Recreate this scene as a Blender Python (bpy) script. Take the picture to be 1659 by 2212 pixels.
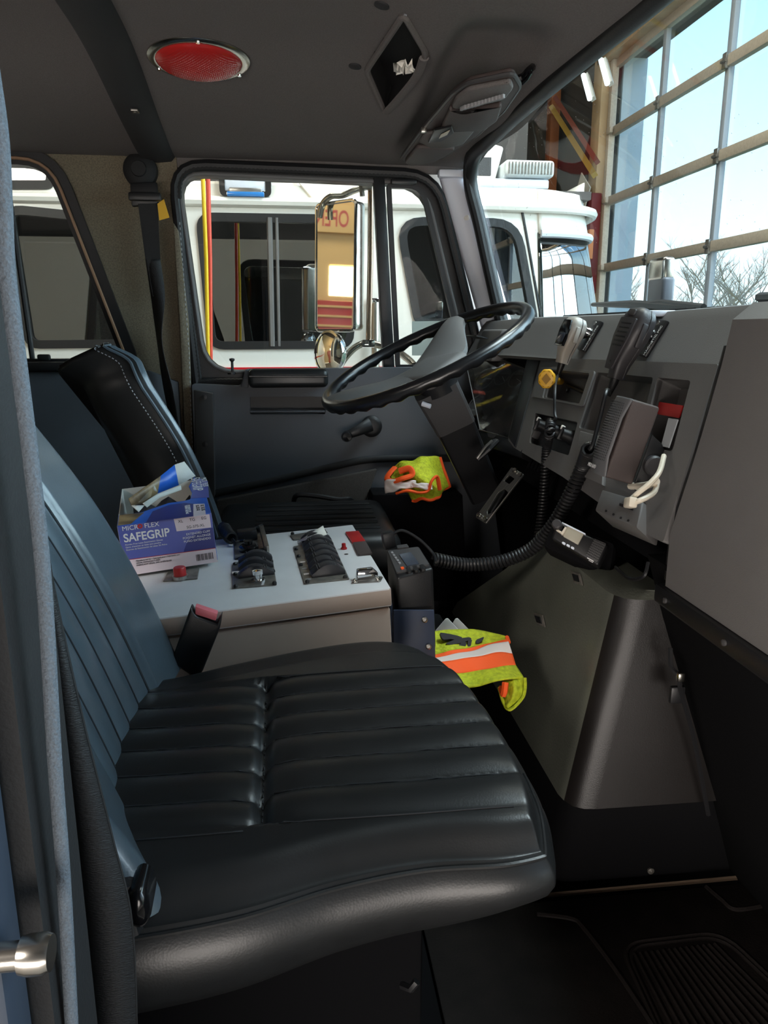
import bpy, bmesh, math, random
from mathutils.geometry import delaunay_2d_cdt
from mathutils import Vector as V, Matrix as MX
random.seed(7)
R = math.radians
for o in list(bpy.data.objects):
    bpy.data.objects.remove(o)
scn = bpy.context.scene
COL = scn.collection

# ------------------------------------------------------------------ camera
FPX, YAW, PIT = 1640.0, R(7.0), R(13.4)          # focal length in pixels of the 1659 x 2212 frame
CAM = V((0, 0, .95))
c_r = V((math.cos(YAW), -math.sin(YAW), 0))
c_d = V((math.sin(YAW)*math.cos(PIT), math.cos(YAW)*math.cos(PIT), -math.sin(PIT)))
c_u = c_r.cross(c_d)
cam = bpy.data.cameras.new('camera'); cam.sensor_fit = 'VERTICAL'; cam.sensor_height = 36
cam.lens = FPX*36/2212; cam.clip_start = .02; cam.clip_end = 300
co = bpy.data.objects.new('camera', cam); COL.objects.link(co)
co.matrix_world = MX(((c_r.x, c_u.x, -c_d.x, CAM.x), (c_r.y, c_u.y, -c_d.y, CAM.y), (c_r.z, c_u.z, -c_d.z, CAM.z), (0, 0, 0, 1)))
scn.camera = co
scn.view_settings.view_transform = 'Standard'; scn.view_settings.look = 'None'
scn.view_settings.gamma = 1; scn.view_settings.exposure = 0.6
try: scn.view_settings.use_curve_mapping = False
except Exception: pass
scn.cycles.use_denoising = True
scn.cycles.max_bounces = 10; scn.cycles.transparent_max_bounces = 24
scn.cycles.caustics_reflective = False; scn.cycles.caustics_refractive = False
scn.cycles.sample_clamp_indirect = 6

# ------------------------------------------------------------------ sky and added fill lights
SKY = 3.4
w = bpy.data.worlds.new('sky'); scn.world = w; w.use_nodes = True
nt = w.node_tree; nt.nodes.clear()
wo = nt.nodes.new('ShaderNodeOutputWorld'); bg = nt.nodes.new('ShaderNodeBackground')
tc = nt.nodes.new('ShaderNodeTexCoord'); sx = nt.nodes.new('ShaderNodeSeparateXYZ'); cr = nt.nodes.new('ShaderNodeValToRGB')
nt.links.new(tc.outputs['Generated'], sx.inputs[0]); nt.links.new(sx.outputs['Z'], cr.inputs[0])
nt.links.new(cr.outputs[0], bg.inputs[0]); nt.links.new(bg.outputs[0], wo.inputs[0])
e = cr.color_ramp.elements
e[0].position = 0.0; e[0].color = (.72, .70, .66, 1)
e[1].position = .55; e[1].color = (.20, .38, .62, 1)
x = e.new(.03); x.color = (.62, .66, .68, 1)
x = e.new(.22); x.color = (.40, .55, .66, 1)
x = e.new(.36); x.color = (.27, .41, .53, 1)
bg.inputs[1].default_value = SKY

def lamp(name, loc, aim, size, power, col, sy=None, spread=180):
    l = bpy.data.lights.new(name, 'AREA'); l.energy = power; l.color = col; l.spread = R(spread)
    l.shape = 'RECTANGLE'; l.size = size; l.size_y = sy or size
    o = bpy.data.objects.new(name, l); COL.objects.link(o); o.location = loc
    o.rotation_euler = (V(aim)-V(loc)).to_track_quat('-Z', 'Y').to_euler()
    return o
# unseen fill lights added to brighten the lane, truck nose, rear wall and cab
lamp('lane_fill_light', (.4, 3.3, 4.6), (.4, 3.7, 0), 3.2, 135, (1, .93, .82), .35)  # added fill, brightens the side of the white truck
lamp('nose_fill_light', (2.1, 1.1, 4.2), (.35, 1.2, .8), 1.8, 160, (.86, .93, 1), 1.4)  # added fill, shines in through the windshield
lamp('rear_wall_fill', (-6.0, 2.7, 4.4), (-8, 2.8, 1.2), 1.5, 60, (1, .82, .6))  # added warm fill on the wall seen in the mirror
lamp('passenger_side_fill', (-1.0, -2.8, -.05), (.1, 1.5, 1.0), 4.6, 120, (1, .92, .85), 1.1)  # added low fill behind the camera for the cab interior
lamp('rear_side_fill', (-3.6, -2.4, 3.15), (.5, 1.4, .6), 1.8, 145, (1, .91, .82), 1.4)  # added fill for the dash and other rear-facing surfaces
lamp('daylight_boost_at_door', (3.5, .9, 2.1), (0, 1.0, .9), 4.2, 330, (.80, .91, 1), 2.3)  # added panel that strengthens the daylight through the garage door

# ------------------------------------------------------------------ helpers
def ray(px, py): return c_d + c_r*((px-829.5)/FPX) + c_u*((1106-py)/FPX)
def at_x(px, py, x): d = ray(px, py); return CAM + d*((x-CAM.x)/d.x)
def at_y(px, py, y): d = ray(px, py); return CAM + d*((y-CAM.y)/d.y)
def at_z(px, py, z): d = ray(px, py); return CAM + d*((z-CAM.z)/d.z)
def at_p(px, py, p, n): d = ray(px, py); n = V(n); return CAM + d*((V(p)-CAM).dot(n)/d.dot(n))

def lin(c):
    f = lambda u: u/12.92 if u <= .04045 else ((u+.055)/1.055)**2.4
    return tuple(f(u/255) for u in c) + (1,)

def fr(o, x, y):
    """frame: origin o, x axis, approximate y axis -> 4x4 matrix"""
    x = V(x).normalized(); z = x.cross(V(y)).normalized(); y = z.cross(x)
    return MX(((x.x, y.x, z.x, o[0]), (x.y, y.y, z.y, o[1]), (x.z, y.z, z.z, o[2]), (0, 0, 0, 1)))

def mat(name, col, rough=.5, metal=0, bump=0, scale=300, var=0, vscale=12, spec=.5, coat=0, stretch=None, emit=None, estr=0, kind='noise', trans=0, dust=None):
    m = bpy.data.materials.new(name); m.use_nodes = True
    n = m.node_tree; b = n.nodes['Principled BSDF']
    c = lin(col)
    b.inputs['Base Color'].default_value = c; b.inputs['Roughness'].default_value = rough; b.inputs['Metallic'].default_value = metal
    b.inputs['Specular IOR Level'].default_value = spec; b.inputs['Coat Weight'].default_value = coat; b.inputs['Coat Roughness'].default_value = .12
    b.inputs['Transmission Weight'].default_value = trans
    t = n.nodes.new('ShaderNodeTexCoord'); mp = n.nodes.new('ShaderNodeMapping'); n.links.new(t.outputs['Object'], mp.inputs[0])
    if stretch: mp.inputs['Scale'].default_value = stretch
    if bump:
        if kind == 'noise':
            x = n.nodes.new('ShaderNodeTexNoise'); x.inputs['Detail'].default_value = 3
        elif kind == 'weave':
            x = n.nodes.new('ShaderNodeTexChecker')
        else:
            x = n.nodes.new('ShaderNodeTexVoronoi')
        x.inputs['Scale'].default_value = scale; n.links.new(mp.outputs[0], x.inputs['Vector'])
        bu = n.nodes.new('ShaderNodeBump'); bu.inputs['Strength'].default_value = bump; bu.inputs['Distance'].default_value = .002
        n.links.new(x.outputs['Fac' if kind != 'vor' else 'Distance'], bu.inputs['Height']); n.links.new(bu.outputs[0], b.inputs['Normal'])
    if var or dust:
        x = n.nodes.new('ShaderNodeTexNoise'); x.inputs['Scale'].default_value = vscale; x.inputs['Detail'].default_value = 6
        n.links.new(mp.outputs[0], x.inputs['Vector'])
        r = n.nodes.new('ShaderNodeValToRGB'); r.color_ramp.elements[0].position = .3; r.color_ramp.elements[1].position = .7
        lo = dust if dust else tuple(max(0, k*(1-var)) for k in c[:3]) + (1,)
        if dust: lo = lin(dust)
        r.color_ramp.elements[0].color = c if dust else lo
        r.color_ramp.elements[1].color = lo if dust else tuple(min(1, k*(1+var)) for k in c[:3]) + (1,)
        n.links.new(x.outputs['Fac'], r.inputs[0]); n.links.new(r.outputs[0], b.inputs['Base Color'])
    if emit:
        b.inputs['Emission Color'].default_value = lin(emit); b.inputs['Emission Strength'].default_value = estr
    return m

def glass(name, tint=(235, 242, 240), refl=.08, specks=0, rough=.0):
    m = bpy.data.materials.new(name); m.use_nodes = True
    n = m.node_tree; n.nodes.clear()
    o = n.nodes.new('ShaderNodeOutputMaterial'); mx = n.nodes.new('ShaderNodeMixShader')
    tr = n.nodes.new('ShaderNodeBsdfTransparent'); gl = n.nodes.new('ShaderNodeBsdfGlossy')
    tr.inputs[0].default_value = lin(tint); gl.inputs['Roughness'].default_value = rough
    lw = n.nodes.new('ShaderNodeLayerWeight'); lw.inputs[0].default_value = .35
    mr = n.nodes.new('ShaderNodeMapRange'); mr.inputs['To Min'].default_value = refl*.6; mr.inputs['To Max'].default_value = min(1, refl*8)
    n.links.new(lw.outputs['Fresnel'], mr.inputs[0]); n.links.new(mr.outputs[0], mx.inputs[0])
    n.links.new(tr.outputs[0], mx.inputs[1]); n.links.new(gl.outputs[0], mx.inputs[2])
    last = mx
    if specks:
        tcx = n.nodes.new('ShaderNodeTexCoord'); vo = n.nodes.new('ShaderNodeTexVoronoi'); vo.inputs['Scale'].default_value = 70
        n.links.new(tcx.outputs['Object'], vo.inputs['Vector'])
        no = n.nodes.new('ShaderNodeTexNoise'); no.inputs['Scale'].default_value = 6; n.links.new(tcx.outputs['Object'], no.inputs['Vector'])
        cmp = n.nodes.new('ShaderNodeMath'); cmp.operation = 'LESS_THAN'; cmp.inputs[1].default_value = .09
        n.links.new(vo.outputs['Distance'], cmp.inputs[0])
        c2 = n.nodes.new('ShaderNodeMath'); c2.operation = 'GREATER_THAN'; c2.inputs[1].default_value = .5; n.links.new(no.outputs['Fac'], c2.inputs[0])
        mu = n.nodes.new('ShaderNodeMath'); mu.operation = 'MULTIPLY'; n.links.new(cmp.outputs[0], mu.inputs[0]); n.links.new(c2.outputs[0], mu.inputs[1])
        m3 = n.nodes.new('ShaderNodeMath'); m3.operation = 'MULTIPLY'; m3.inputs[1].default_value = specks; n.links.new(mu.outputs[0], m3.inputs[0])
        df = n.nodes.new('ShaderNodeBsdfDiffuse'); df.inputs[0].default_value = (.8, .82, .85, 1)
        m4 = n.nodes.new('ShaderNodeMixShader'); n.links.new(m3.outputs[0], m4.inputs[0]); n.links.new(mx.outputs[0], m4.inputs[1]); n.links.new(df.outputs[0], m4.inputs[2])
        last = m4
    n.links.new(last.outputs[0], o.inputs[0])
    return m

class MB:
    def __init__(s): s.v = []; s.f = []; s.mi = []
    def add(s, vs, fs, mi=0):
        k = len(s.v); s.v += [V(p) for p in vs]; s.f += [tuple(i+k for i in q) for q in fs]; s.mi += [mi]*len(fs); return s
    def bm(s, bm, M=None, mi=0):
        bm.verts.ensure_lookup_table()
        for i, q in enumerate(bm.verts): q.index = i
        vs = [(M @ q.co) if M else q.co.copy() for q in bm.verts]
        s.add(vs, [tuple(q.index for q in f.verts) for f in bm.faces], mi); bm.free(); return s
    def box(s, c, size, bev=0, seg=2, M=None, mi=0):
        b = bmesh.new(); bmesh.ops.create_cube(b, size=1)
        for q in b.verts: q.co = V((q.co.x*size[0]+c[0], q.co.y*size[1]+c[1], q.co.z*size[2]+c[2]))
        if bev: bmesh.ops.bevel(b, geom=list(b.edges), offset=bev, segments=seg, profile=.5, affect='EDGES')
        return s.bm(b, M, mi)
    def prism(s, pts, vec, bev=0, seg=2, M=None, mi=0):
        b = bmesh.new(); vec = V(vec)
        a = [b.verts.new(V(p)) for p in pts]; c = [b.verts.new(V(p)+vec) for p in pts]
        b.faces.new(a[::-1]); b.faces.new(c); n = len(a)
        for i in range(n): b.faces.new((a[i], a[(i+1) % n], c[(i+1) % n], c[i]))
        bmesh.ops.recalc_face_normals(b, faces=list(b.faces))
        if bev: bmesh.ops.bevel(b, geom=list(b.edges), offset=bev, segments=seg, profile=.5, affect='EDGES')
        return s.bm(b, M, mi)
    def tube(s, pts, r, n=8, closed=False, caps=True, mi=0, flat=1.0, up=None):
        pts = [V(p) for p in pts]; m = len(pts); rr = r if isinstance(r, (list, tuple)) else [r]*m
        vs = []; prev = None
        for i in range(m):
            a = pts[(i-1) % m] if (closed or i) else pts[i]; b = pts[(i+1) % m] if (closed or i < m-1) else pts[i]
            t = (b-a).normalized()
            if prev is None:
                u = V(up) if up else (V((0, 0, 1)) if abs(t.z) < .9 else V((1, 0, 0)))
            else: u = prev
            u = (u - t*u.dot(t)).normalized(); prev = u if not up else V(up); w_ = t.cross(u)
            for k in range(n):
                an = 2*math.pi*k/n; vs.append(pts[i] + u*(math.cos(an)*rr[i]*flat) + w_*(math.sin(an)*rr[i]))
        fs = []
        for i in range(m if closed else m-1):
            j = (i+1) % m
            for k in range(n): fs.append((i*n+k, i*n+(k+1) % n, j*n+(k+1) % n, j*n+k))
        if caps and not closed: fs.append(tuple(range(n))[::-1]); fs.append(tuple((m-1)*n+k for k in range(n)))
        return s.add(vs, fs, mi)
    def grid(s, rows, mi=0, closed=False):
        m = len(rows); n = len(rows[0]); vs = [p for r_ in rows for p in r_]; fs = []
        for i in range(m-1):
            for k in range(n if closed else n-1): fs.append((i*n+k, i*n+(k+1) % n, (i+1)*n+(k+1) % n, (i+1)*n+k))
        return s.add(vs, fs, mi)
    def lathe(s, M, prof, n=24, mi=0):
        rows = [[M @ V((r_*math.cos(2*math.pi*k/n), r_*math.sin(2*math.pi*k/n), z)) for k in range(n)] for r_, z in prof]
        s.grid(rows, mi, True)
        return s
    def plate(s, outer, holes, th, M=None, mi=0):
        """flat plate with holes in the local xy plane, from z=0 back to z=-th"""
        b = bmesh.new(); es = []; pv = []
        for loop in [outer]+list(holes):
            k = len(pv); pv += [V((p[0], p[1])) for p in loop]; es += [(k+i, k+(i+1) % len(loop)) for i in range(len(loop))]
        vo, _, fo = delaunay_2d_cdt(pv, es, [], 0, 1e-6)[:3]
        def pin(x, y, poly):
            r = False
            for i in range(len(poly)):
                a_, b_ = poly[i-1], poly[i]
                if (a_[1] > y) != (b_[1] > y) and x < (b_[0]-a_[0])*(y-a_[1])/(b_[1]-a_[1])+a_[0]: r = not r
            return r
        cen = [(sum(vo[i][0] for i in q)/len(q), sum(vo[i][1] for i in q)/len(q)) for q in fo]
        fo = [q for q, c_ in zip(fo, cen) if pin(c_[0], c_[1], outer) and not any(pin(c_[0], c_[1], h) for h in holes)]
        bv = [b.verts.new((p[0], p[1], 0)) for p in vo]
        for q in fo:
            try: b.faces.new([bv[i] for i in q])
            except ValueError: pass
        for q in [q for q in b.verts if not q.link_faces]: b.verts.remove(q)
        if th:
            g = bmesh.ops.extrude_face_region(b, geom=list(b.faces))
            for q in g['geom']:
                if isinstance(q, bmesh.types.BMVert): q.co.z -= th
        bmesh.ops.recalc_face_normals(b, faces=list(b.faces))
        return s.bm(b, M, mi)

ORG = {}
def root_of(o):
    while o.parent: o = o.parent
    return o
def obj(name, mb, m, parent=None, sharp=38, sub=0, thick=0, recalc=True, bevel=0):
    me = bpy.data.meshes.new(name)
    if parent is not None: org = ORG[root_of(parent).name]
    else:
        lo = [min(p[i] for p in mb.v) for i in range(3)]; hi = [max(p[i] for p in mb.v) for i in range(3)]
        org = V(((lo[0]+hi[0])/2, (lo[1]+hi[1])/2, lo[2]))
    me.from_pydata([p-org for p in mb.v], [], mb.f)
    ms = m if isinstance(m, (list, tuple)) else [m]
    for q in ms: me.materials.append(q)
    for i, p in enumerate(me.polygons): p.material_index = mb.mi[i]
    if recalc:
        b = bmesh.new(); b.from_mesh(me); bmesh.ops.recalc_face_normals(b, faces=list(b.faces)); b.to_mesh(me); b.free()
    me.polygons.foreach_set('use_smooth', [True]*len(me.polygons))
    if sharp: me.set_sharp_from_angle(angle=R(sharp))
    o = bpy.data.objects.new(name, me); COL.objects.link(o)
    if parent is not None: o.parent = parent
    else: o.location = org; ORG[o.name] = org
    if thick:
        q = o.modifiers.new('thickness', 'SOLIDIFY'); q.thickness = thick; q.offset = 0
    if bevel:
        q = o.modifiers.new('round', 'BEVEL'); q.width = bevel; q.segments = 2; q.limit_method = 'ANGLE'
    if sub:
        q = o.modifiers.new('smooth', 'SUBSURF'); q.levels = sub; q.render_levels = sub
    return o
def tag(o, label, cat, group=None):
    o['label'] = label; o['category'] = cat
    if group: o['group'] = group
    return o
def thing(name, label, cat, loc, group=None):
    o = bpy.data.objects.new(name, None); COL.objects.link(o); o.location = loc; o.empty_display_size = .05
    ORG[o.name] = V(loc); return tag(o, label, cat, group)
def struct(name, mb, m, parent=None, **k):
    o = obj(name, mb, m, parent, **k)
    if parent is None: o['kind'] = 'structure'
    return o
def sgroup(name, loc):
    o = bpy.data.objects.new(name, None); COL.objects.link(o); o.location = loc; ORG[o.name] = V(loc); o['kind'] = 'structure'; return o
def text(name, s, size, M, m, parent, ext=.0004, align='LEFT', sx_=1.0, bold=0):
    cu = bpy.data.curves.new(name, 'FONT'); cu.body = s; cu.size = size; cu.extrude = ext; cu.align_x = align; cu.offset = bold
    to = bpy.data.objects.new('tmp', cu); COL.objects.link(to)
    dg = bpy.context.evaluated_depsgraph_get(); dg.update()
    me = bpy.data.meshes.new_from_object(to.evaluated_get(dg)); bpy.data.objects.remove(to)
    mb = MB(); mb.add([M @ V((q.co.x*sx_, q.co.y, q.co.z)) for q in me.vertices], [tuple(p.vertices) for p in me.polygons])
    bpy.data.meshes.remove(me)
    return obj(name, mb, m, parent, sharp=0, recalc=False)

def roundpoly(pts, r, seg=5):
    """round the corners of a 2-D or 3-D polygon"""
    out = []; n = len(pts); pts = [V(p) for p in pts]
    rs = r if isinstance(r, (list, tuple)) else [r]*n
    for i in range(n):
        p = pts[i]; a = pts[i-1]-p; b = pts[(i+1) % n]-p; la, lb = a.length, b.length
        d = min(rs[i], la*.48, lb*.48)
        if d <= 1e-6: out.append(p); continue
        p0 = p+a/la*d; p2 = p+b/lb*d
        for k in range(seg+1):
            t = k/seg; out.append(p0*(1-t)**2 + p*2*t*(1-t) + p2*t*t)
    return out
def catmull(pts, n=8, closed=False):
    pts = [V(p) for p in pts]; m = len(pts); out = []
    for i in range(m if closed else m-1):
        g = (lambda k: pts[k % m]) if closed else (lambda k: pts[max(0, min(m-1, k))])
        p0, p1, p2, p3 = g(i-1), g(i), g(i+1), g(i+2)
        for k in range(n):
            t = k/n
            out.append(.5*((2*p1)+(p2-p0)*t+(2*p0-5*p1+4*p2-p3)*t*t+(3*p1-p0-3*p2+p3)*t**3))
    if not closed: out.append(pts[-1])
    return out
def resample(pts, step):
    out = [pts[0]]; acc = 0
    for a, b in zip(pts, pts[1:]):
        L = (b-a).length; d = step-acc
        while d <= L: out.append(a+(b-a)*(d/L)); d += step
        acc = (acc+L) % step
    return out
def coil(path, R_, r, pitch, n=10, k=6):
    path = [V(p) for p in path]
    p = resample(catmull(path, 16), pitch/n); mb = MB(); pts = []; u = None
    for i, q in enumerate(p):
        t = (p[min(i+1, len(p)-1)]-p[max(i-1, 0)]).normalized()
        if u is None: u = V((0, 0, 1)) if abs(t.z) < .9 else V((1, 0, 0))
        u = (u-t*u.dot(t)).normalized(); v_ = t.cross(u); a = 2*math.pi*i/n
        pts.append(q+u*(math.cos(a)*R_)+v_*(math.sin(a)*R_))
    mb.tube(pts, r, k); return mb
def sm(a, b, x):
    t = max(0, min(1, (x-a)/(b-a))); return t*t*(3-2*t)
def interp(xs, ys, x):
    if x <= xs[0]: return ys[0]
    for i in range(len(xs)-1):
        if x <= xs[i+1]:
            t = (x-xs[i])/(xs[i+1]-xs[i]); return ys[i]*(1-t)+ys[i+1]*t
    return ys[-1]
def xy(p): return (p[0], p[1])
EYE = MX.Identity(4)

# ------------------------------------------------------------------ materials
M = {}
M['headliner'] = mat('headliner_fabric', (104, 99, 97), .95, bump=.35, scale=650, var=.12, vscale=350)
M['rib'] = mat('roof_rib_vinyl', (40, 40, 42), .8, bump=.2, scale=500)
M['pillar_fabric'] = mat('pillar_fabric', (116, 107, 90), .95, bump=.6, scale=500, var=.3, vscale=260)
M['rubber'] = mat('black_rubber', (24, 24, 26), .45, bump=.15, scale=300)
M['rubber_dull'] = mat('dull_black_rubber', (22, 22, 23), .75, bump=.2, scale=400)
M['black'] = mat('black_plastic', (25, 25, 27), .42, bump=.1, scale=600)
M['black_gloss'] = mat('glossy_black_plastic', (16, 16, 18), .18)
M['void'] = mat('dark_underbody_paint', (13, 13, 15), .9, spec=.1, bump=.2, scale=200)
M['dash'] = mat('grey_dash_plastic', (100, 98, 97), .55, bump=.25, scale=900, var=.05, vscale=8)
M['dash_dark'] = mat('dark_grey_dash_plastic', (68, 67, 68), .5, bump=.2, scale=900)
M['door'] = mat('grey_door_panel_plastic', (74, 78, 84), .5, bump=.25, scale=800, var=.05, vscale=6)
M['door_dark'] = mat('dark_door_carpet', (52, 48, 45), .9, bump=.4, scale=600, var=.2, vscale=200)
M['vinyl'] = mat('black_seat_vinyl', (31, 32, 33), .36, bump=.04, scale=420, kind='vor', var=.12, vscale=30, spec=.5)
M['vinyl_skylit'] = mat('skylit_seat_vinyl', (74, 86, 95), .30, coat=.25, bump=.04, scale=380, kind='vor', var=.08, vscale=25)  # bluish skylight sheen on the black vinyl put into its colour
M['thread'] = mat('brown_seam_thread', (112, 94, 78), .8)
M['thread_dark'] = mat('dark_seam_thread', (30, 32, 36), .8)
M['lam'] = mat('console_laminate', (212, 211, 212), .42, bump=.05, scale=900, var=.04, vscale=14)
M['lam_warm_lit'] = mat('console_laminate_warm_lit', (178, 160, 148), .5, bump=.05, scale=600, var=.04, vscale=14)  # same laminate as the top, warm light on the sides put into its colour
M['steel'] = mat('brushed_steel', (168, 165, 160), .34, 1, bump=.1, scale=300, stretch=(1, 30, 1), var=.15, vscale=20)
M['steel_dark'] = mat('tarnished_steel_plate', (118, 114, 108), .3, .35, bump=.1, scale=200, var=.35, vscale=60)
M['chrome'] = mat('chrome', (225, 226, 228), .08, 1)
M['chrome_dull'] = mat('dull_chrome', (190, 186, 178), .25, 1)
M['mirror'] = mat('mirror_glass', (236, 232, 222), .02, 1)
M['red_lens'] = mat('red_lens', (178, 40, 38), .22, coat=.3)
M['red'] = mat('red_plastic', (172, 30, 32), .35)
M['pink'] = mat('faded_red_button', (228, 118, 128), .5, bump=.1, scale=300)
M['white_paint'] = mat('white_truck_paint', (236, 232, 224), .22, coat=.3)
M['red_stripe'] = mat('red_stripe', (190, 22, 36), .3)
M['amber'] = mat('yellow_plastic', (222, 168, 36), .42)
M['yellow'] = mat('yellow_hose', (236, 196, 24), .45)
M['red_hose'] = mat('red_hose', (206, 66, 40), .4)
M['display_reflection'] = mat('display_reflection', (168, 162, 146), .25)  # bright reflection on the receiver display put into its colour
M['grille'] = mat('speaker_grille_grey', (96, 96, 98), .5)
M['rim'] = mat('steering_rim_plastic', (22, 22, 24), .28, spec=.6)
M['rocker'] = mat('rocker_plastic', (46, 46, 50), .4, bump=.05, scale=600)
M['gauge'] = mat('gauge_face_grey', (120, 120, 122), .5)
M['screen'] = mat('grey_screen', (62, 68, 80), .12, coat=.4)
M['metal_grey'] = mat('grey_painted_metal', (222, 227, 238), .42, bump=.06, scale=700)
M['jamb'] = mat('blue_grey_jamb_paint', (52, 60, 72), .4)
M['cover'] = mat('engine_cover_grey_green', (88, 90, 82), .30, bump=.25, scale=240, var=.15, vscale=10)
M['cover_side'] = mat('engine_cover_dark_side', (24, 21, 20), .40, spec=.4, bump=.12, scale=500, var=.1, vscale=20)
M['mat'] = mat('floor_rubber', (26, 22, 21), .7, spec=.2, bump=.4, scale=300, var=.3, vscale=30)
M['glass'] = glass('window_glass', (236, 240, 238), .05)
M['shield'] = glass('windshield_glass', (226, 238, 236), .05, specks=.55)
M['pane'] = glass('garage_pane_glass', (240, 244, 246), .04, specks=0)
M['lens'] = glass('instrument_lens', (235, 235, 235), .07, rough=.02)
M['truck_glass'] = glass('tinted_truck_glass', (130, 146, 140), .34)
M['truck_shield'] = glass('reflective_truck_windshield', (100, 140, 140), .5)
M['white'] = mat('white_plastic', (232, 230, 224), .5)
M['ivory'] = mat('ivory_cable', (214, 204, 186), .45)
M['paper'] = mat('white_paper', (236, 232, 222), .8)
M['belt'] = mat('black_seat_belt_webbing', (17, 17, 19), .6, bump=.5, scale=300, stretch=(1, 1, 4))
M['piping'] = mat('grey_fabric_weatherstrip', (88, 96, 104), .95, bump=1.0, scale=420, var=.2, vscale=900)
M['mic_grey'] = mat('warm_grey_mic_plastic', (172, 166, 158), .4, bump=.05, scale=800)
M['mic_dark'] = mat('dark_mic_plastic', (54, 52, 54), .45, bump=.1, scale=900)
M['speaker'] = mat('speaker_plastic', (72, 62, 60), .6, bump=.4, scale=900)
M['label_white'] = mat('white_print', (224, 224, 224), .6)
M['label_grey'] = mat('grey_print', (150, 150, 152), .6)
M['label_black'] = mat('black_print', (28, 26, 30), .7)
M['box_blue'] = mat('carton_violet_blue_print', (86, 94, 168), .45)
M['box_bright'] = mat('carton_bright_blue_print', (36, 96, 196), .4, var=.15, vscale=14)
M['box_navy'] = mat('carton_navy_print', (46, 52, 122), .45)
M['box_pale'] = mat('carton_pale_print', (222, 206, 212), .6)
M['box_inside'] = mat('carton_grey_board', (206, 206, 200), .9, bump=.1, scale=300)
M['box_dark'] = mat('carton_dark_photo_print', (44, 40, 44), .45, dust=(170, 146, 104), vscale=20)
M['lime'] = mat('lime_mesh_fabric', (200, 208, 34), .8, bump=.6, scale=170, kind='vor', dust=(156, 164, 22), vscale=120)
M['orange'] = mat('orange_fabric', (255, 92, 24), .75, bump=.2, scale=500)
M['silver'] = mat('silver_reflective_tape', (224, 212, 206), .5, bump=.1, scale=300)
M['tan_wood'] = mat('tan_wood_frame', (196, 168, 132), .7, var=.15, vscale=8, stretch=(1, 1, .15))
M['alu'] = mat('garage_door_rail', (196, 182, 166), .5, var=.1, vscale=60)
M['mull'] = mat('garage_mullion', (150, 158, 168), .5)
M['wood_post'] = mat('brown_post', (142, 82, 44), .7, var=.2, vscale=10, stretch=(1, 1, .1))
M['bay_wall'] = mat('bay_wall_paint', (92, 92, 96), .9, var=.1, vscale=3)
M['bay_dark'] = mat('bay_dark_wall', (76, 73, 72), .95, var=.1, vscale=2)
M['concrete'] = mat('bay_concrete', (120, 116, 110), .8, var=.15, vscale=2)
M['cream'] = mat('cream_wall_paint', (222, 190, 140), .8)
M['bark'] = mat('bare_bark', (186, 164, 146), .9, var=.2, vscale=5)
M['grass'] = mat('winter_lawn', (150, 148, 104), .95, var=.2, vscale=.6)
M['ext_col'] = mat('outside_pillar_paint', (222, 230, 240), .7)

# ================================================================== SETTING: the cab
YD = 2.40                                             # inner face of the driver's side
def ceil_z(X, Y):
    z = 1.505 - .062*sm(1.62, 2.40, Y) - .01*sm(2.2, 2.42, Y) - .062*sm(1.0, .3, Y)
    rec = .024*sm(.30, .345, X)*sm(.515, .45, X)*sm(1.40, 1.56, Y)*sm(2.34, 2.2, Y)      # hollow the visor folds into
    return z - (.036*sm(.14, .30, X) + .028*sm(.42, .56, X))*(1-.88*sm(1.85, 2.28, Y)) + rec
mb = MB()
xs = [-1.75+.05*i for i in range(37)] + [.06+.0085*i for i in range(61)]
ys = [.25+.05*i for i in range(21)] + [1.26+.0085*i for i in range(137)]
POCKET = [(872, 28), (920, 110), (908, 156), (832, 242), (792, 150)]
def on_ceiling(px, py):
    z = 1.5
    for _ in range(12): p = at_z(px, py, z); z = ceil_z(p.x, p.y)
    return at_z(px, py, z)
pk = [on_ceiling(*q) for q in POCKET]
def inside(x, y, poly):
    r = False
    for i in range(len(poly)):
        a, b = poly[i-1], poly[i]
        if (a.y > y) != (b.y > y) and x < (b.x-a.x)*(y-a.y)/(b.y-a.y)+a.x: r = not r
    return r
mb.grid([[V((X, Y, ceil_z(X, Y))) for Y in ys] for X in xs])
mb.f = [q for q in mb.f if not inside(sum(mb.v[i].x for i in q)/4, sum(mb.v[i].y for i in q)/4, pk)]; mb.mi = [0]*len(mb.f)
mb.grid([[V((X, Y, 1.56)) for Y in (ys[0], ys[-1])] for X in (xs[0], xs[-1])])
struct('ceiling', mb, M['headliner'], sharp=60, thick=0)

mb = MB(); mb.box((.12, 2.41, 1.432), (1.0, .012, .05)); struct('trim_14', mb, M['headliner'])
# roof rib across the cab
mb = MB(); rows = []
for Y in ys:
    z = ceil_z(-.33, Y); xo = -.335 - .02*sm(1.5, 2.4, Y)
    rows.append([V((xo-.05, Y, z+.002)), V((xo-.038, Y, z-.012)), V((xo, Y, z-.016)), V((xo+.038, Y, z-.012)), V((xo+.05, Y, z+.002))])
mb.grid(rows); struct('trim_1', mb, M['rib'], sharp=50)

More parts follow.
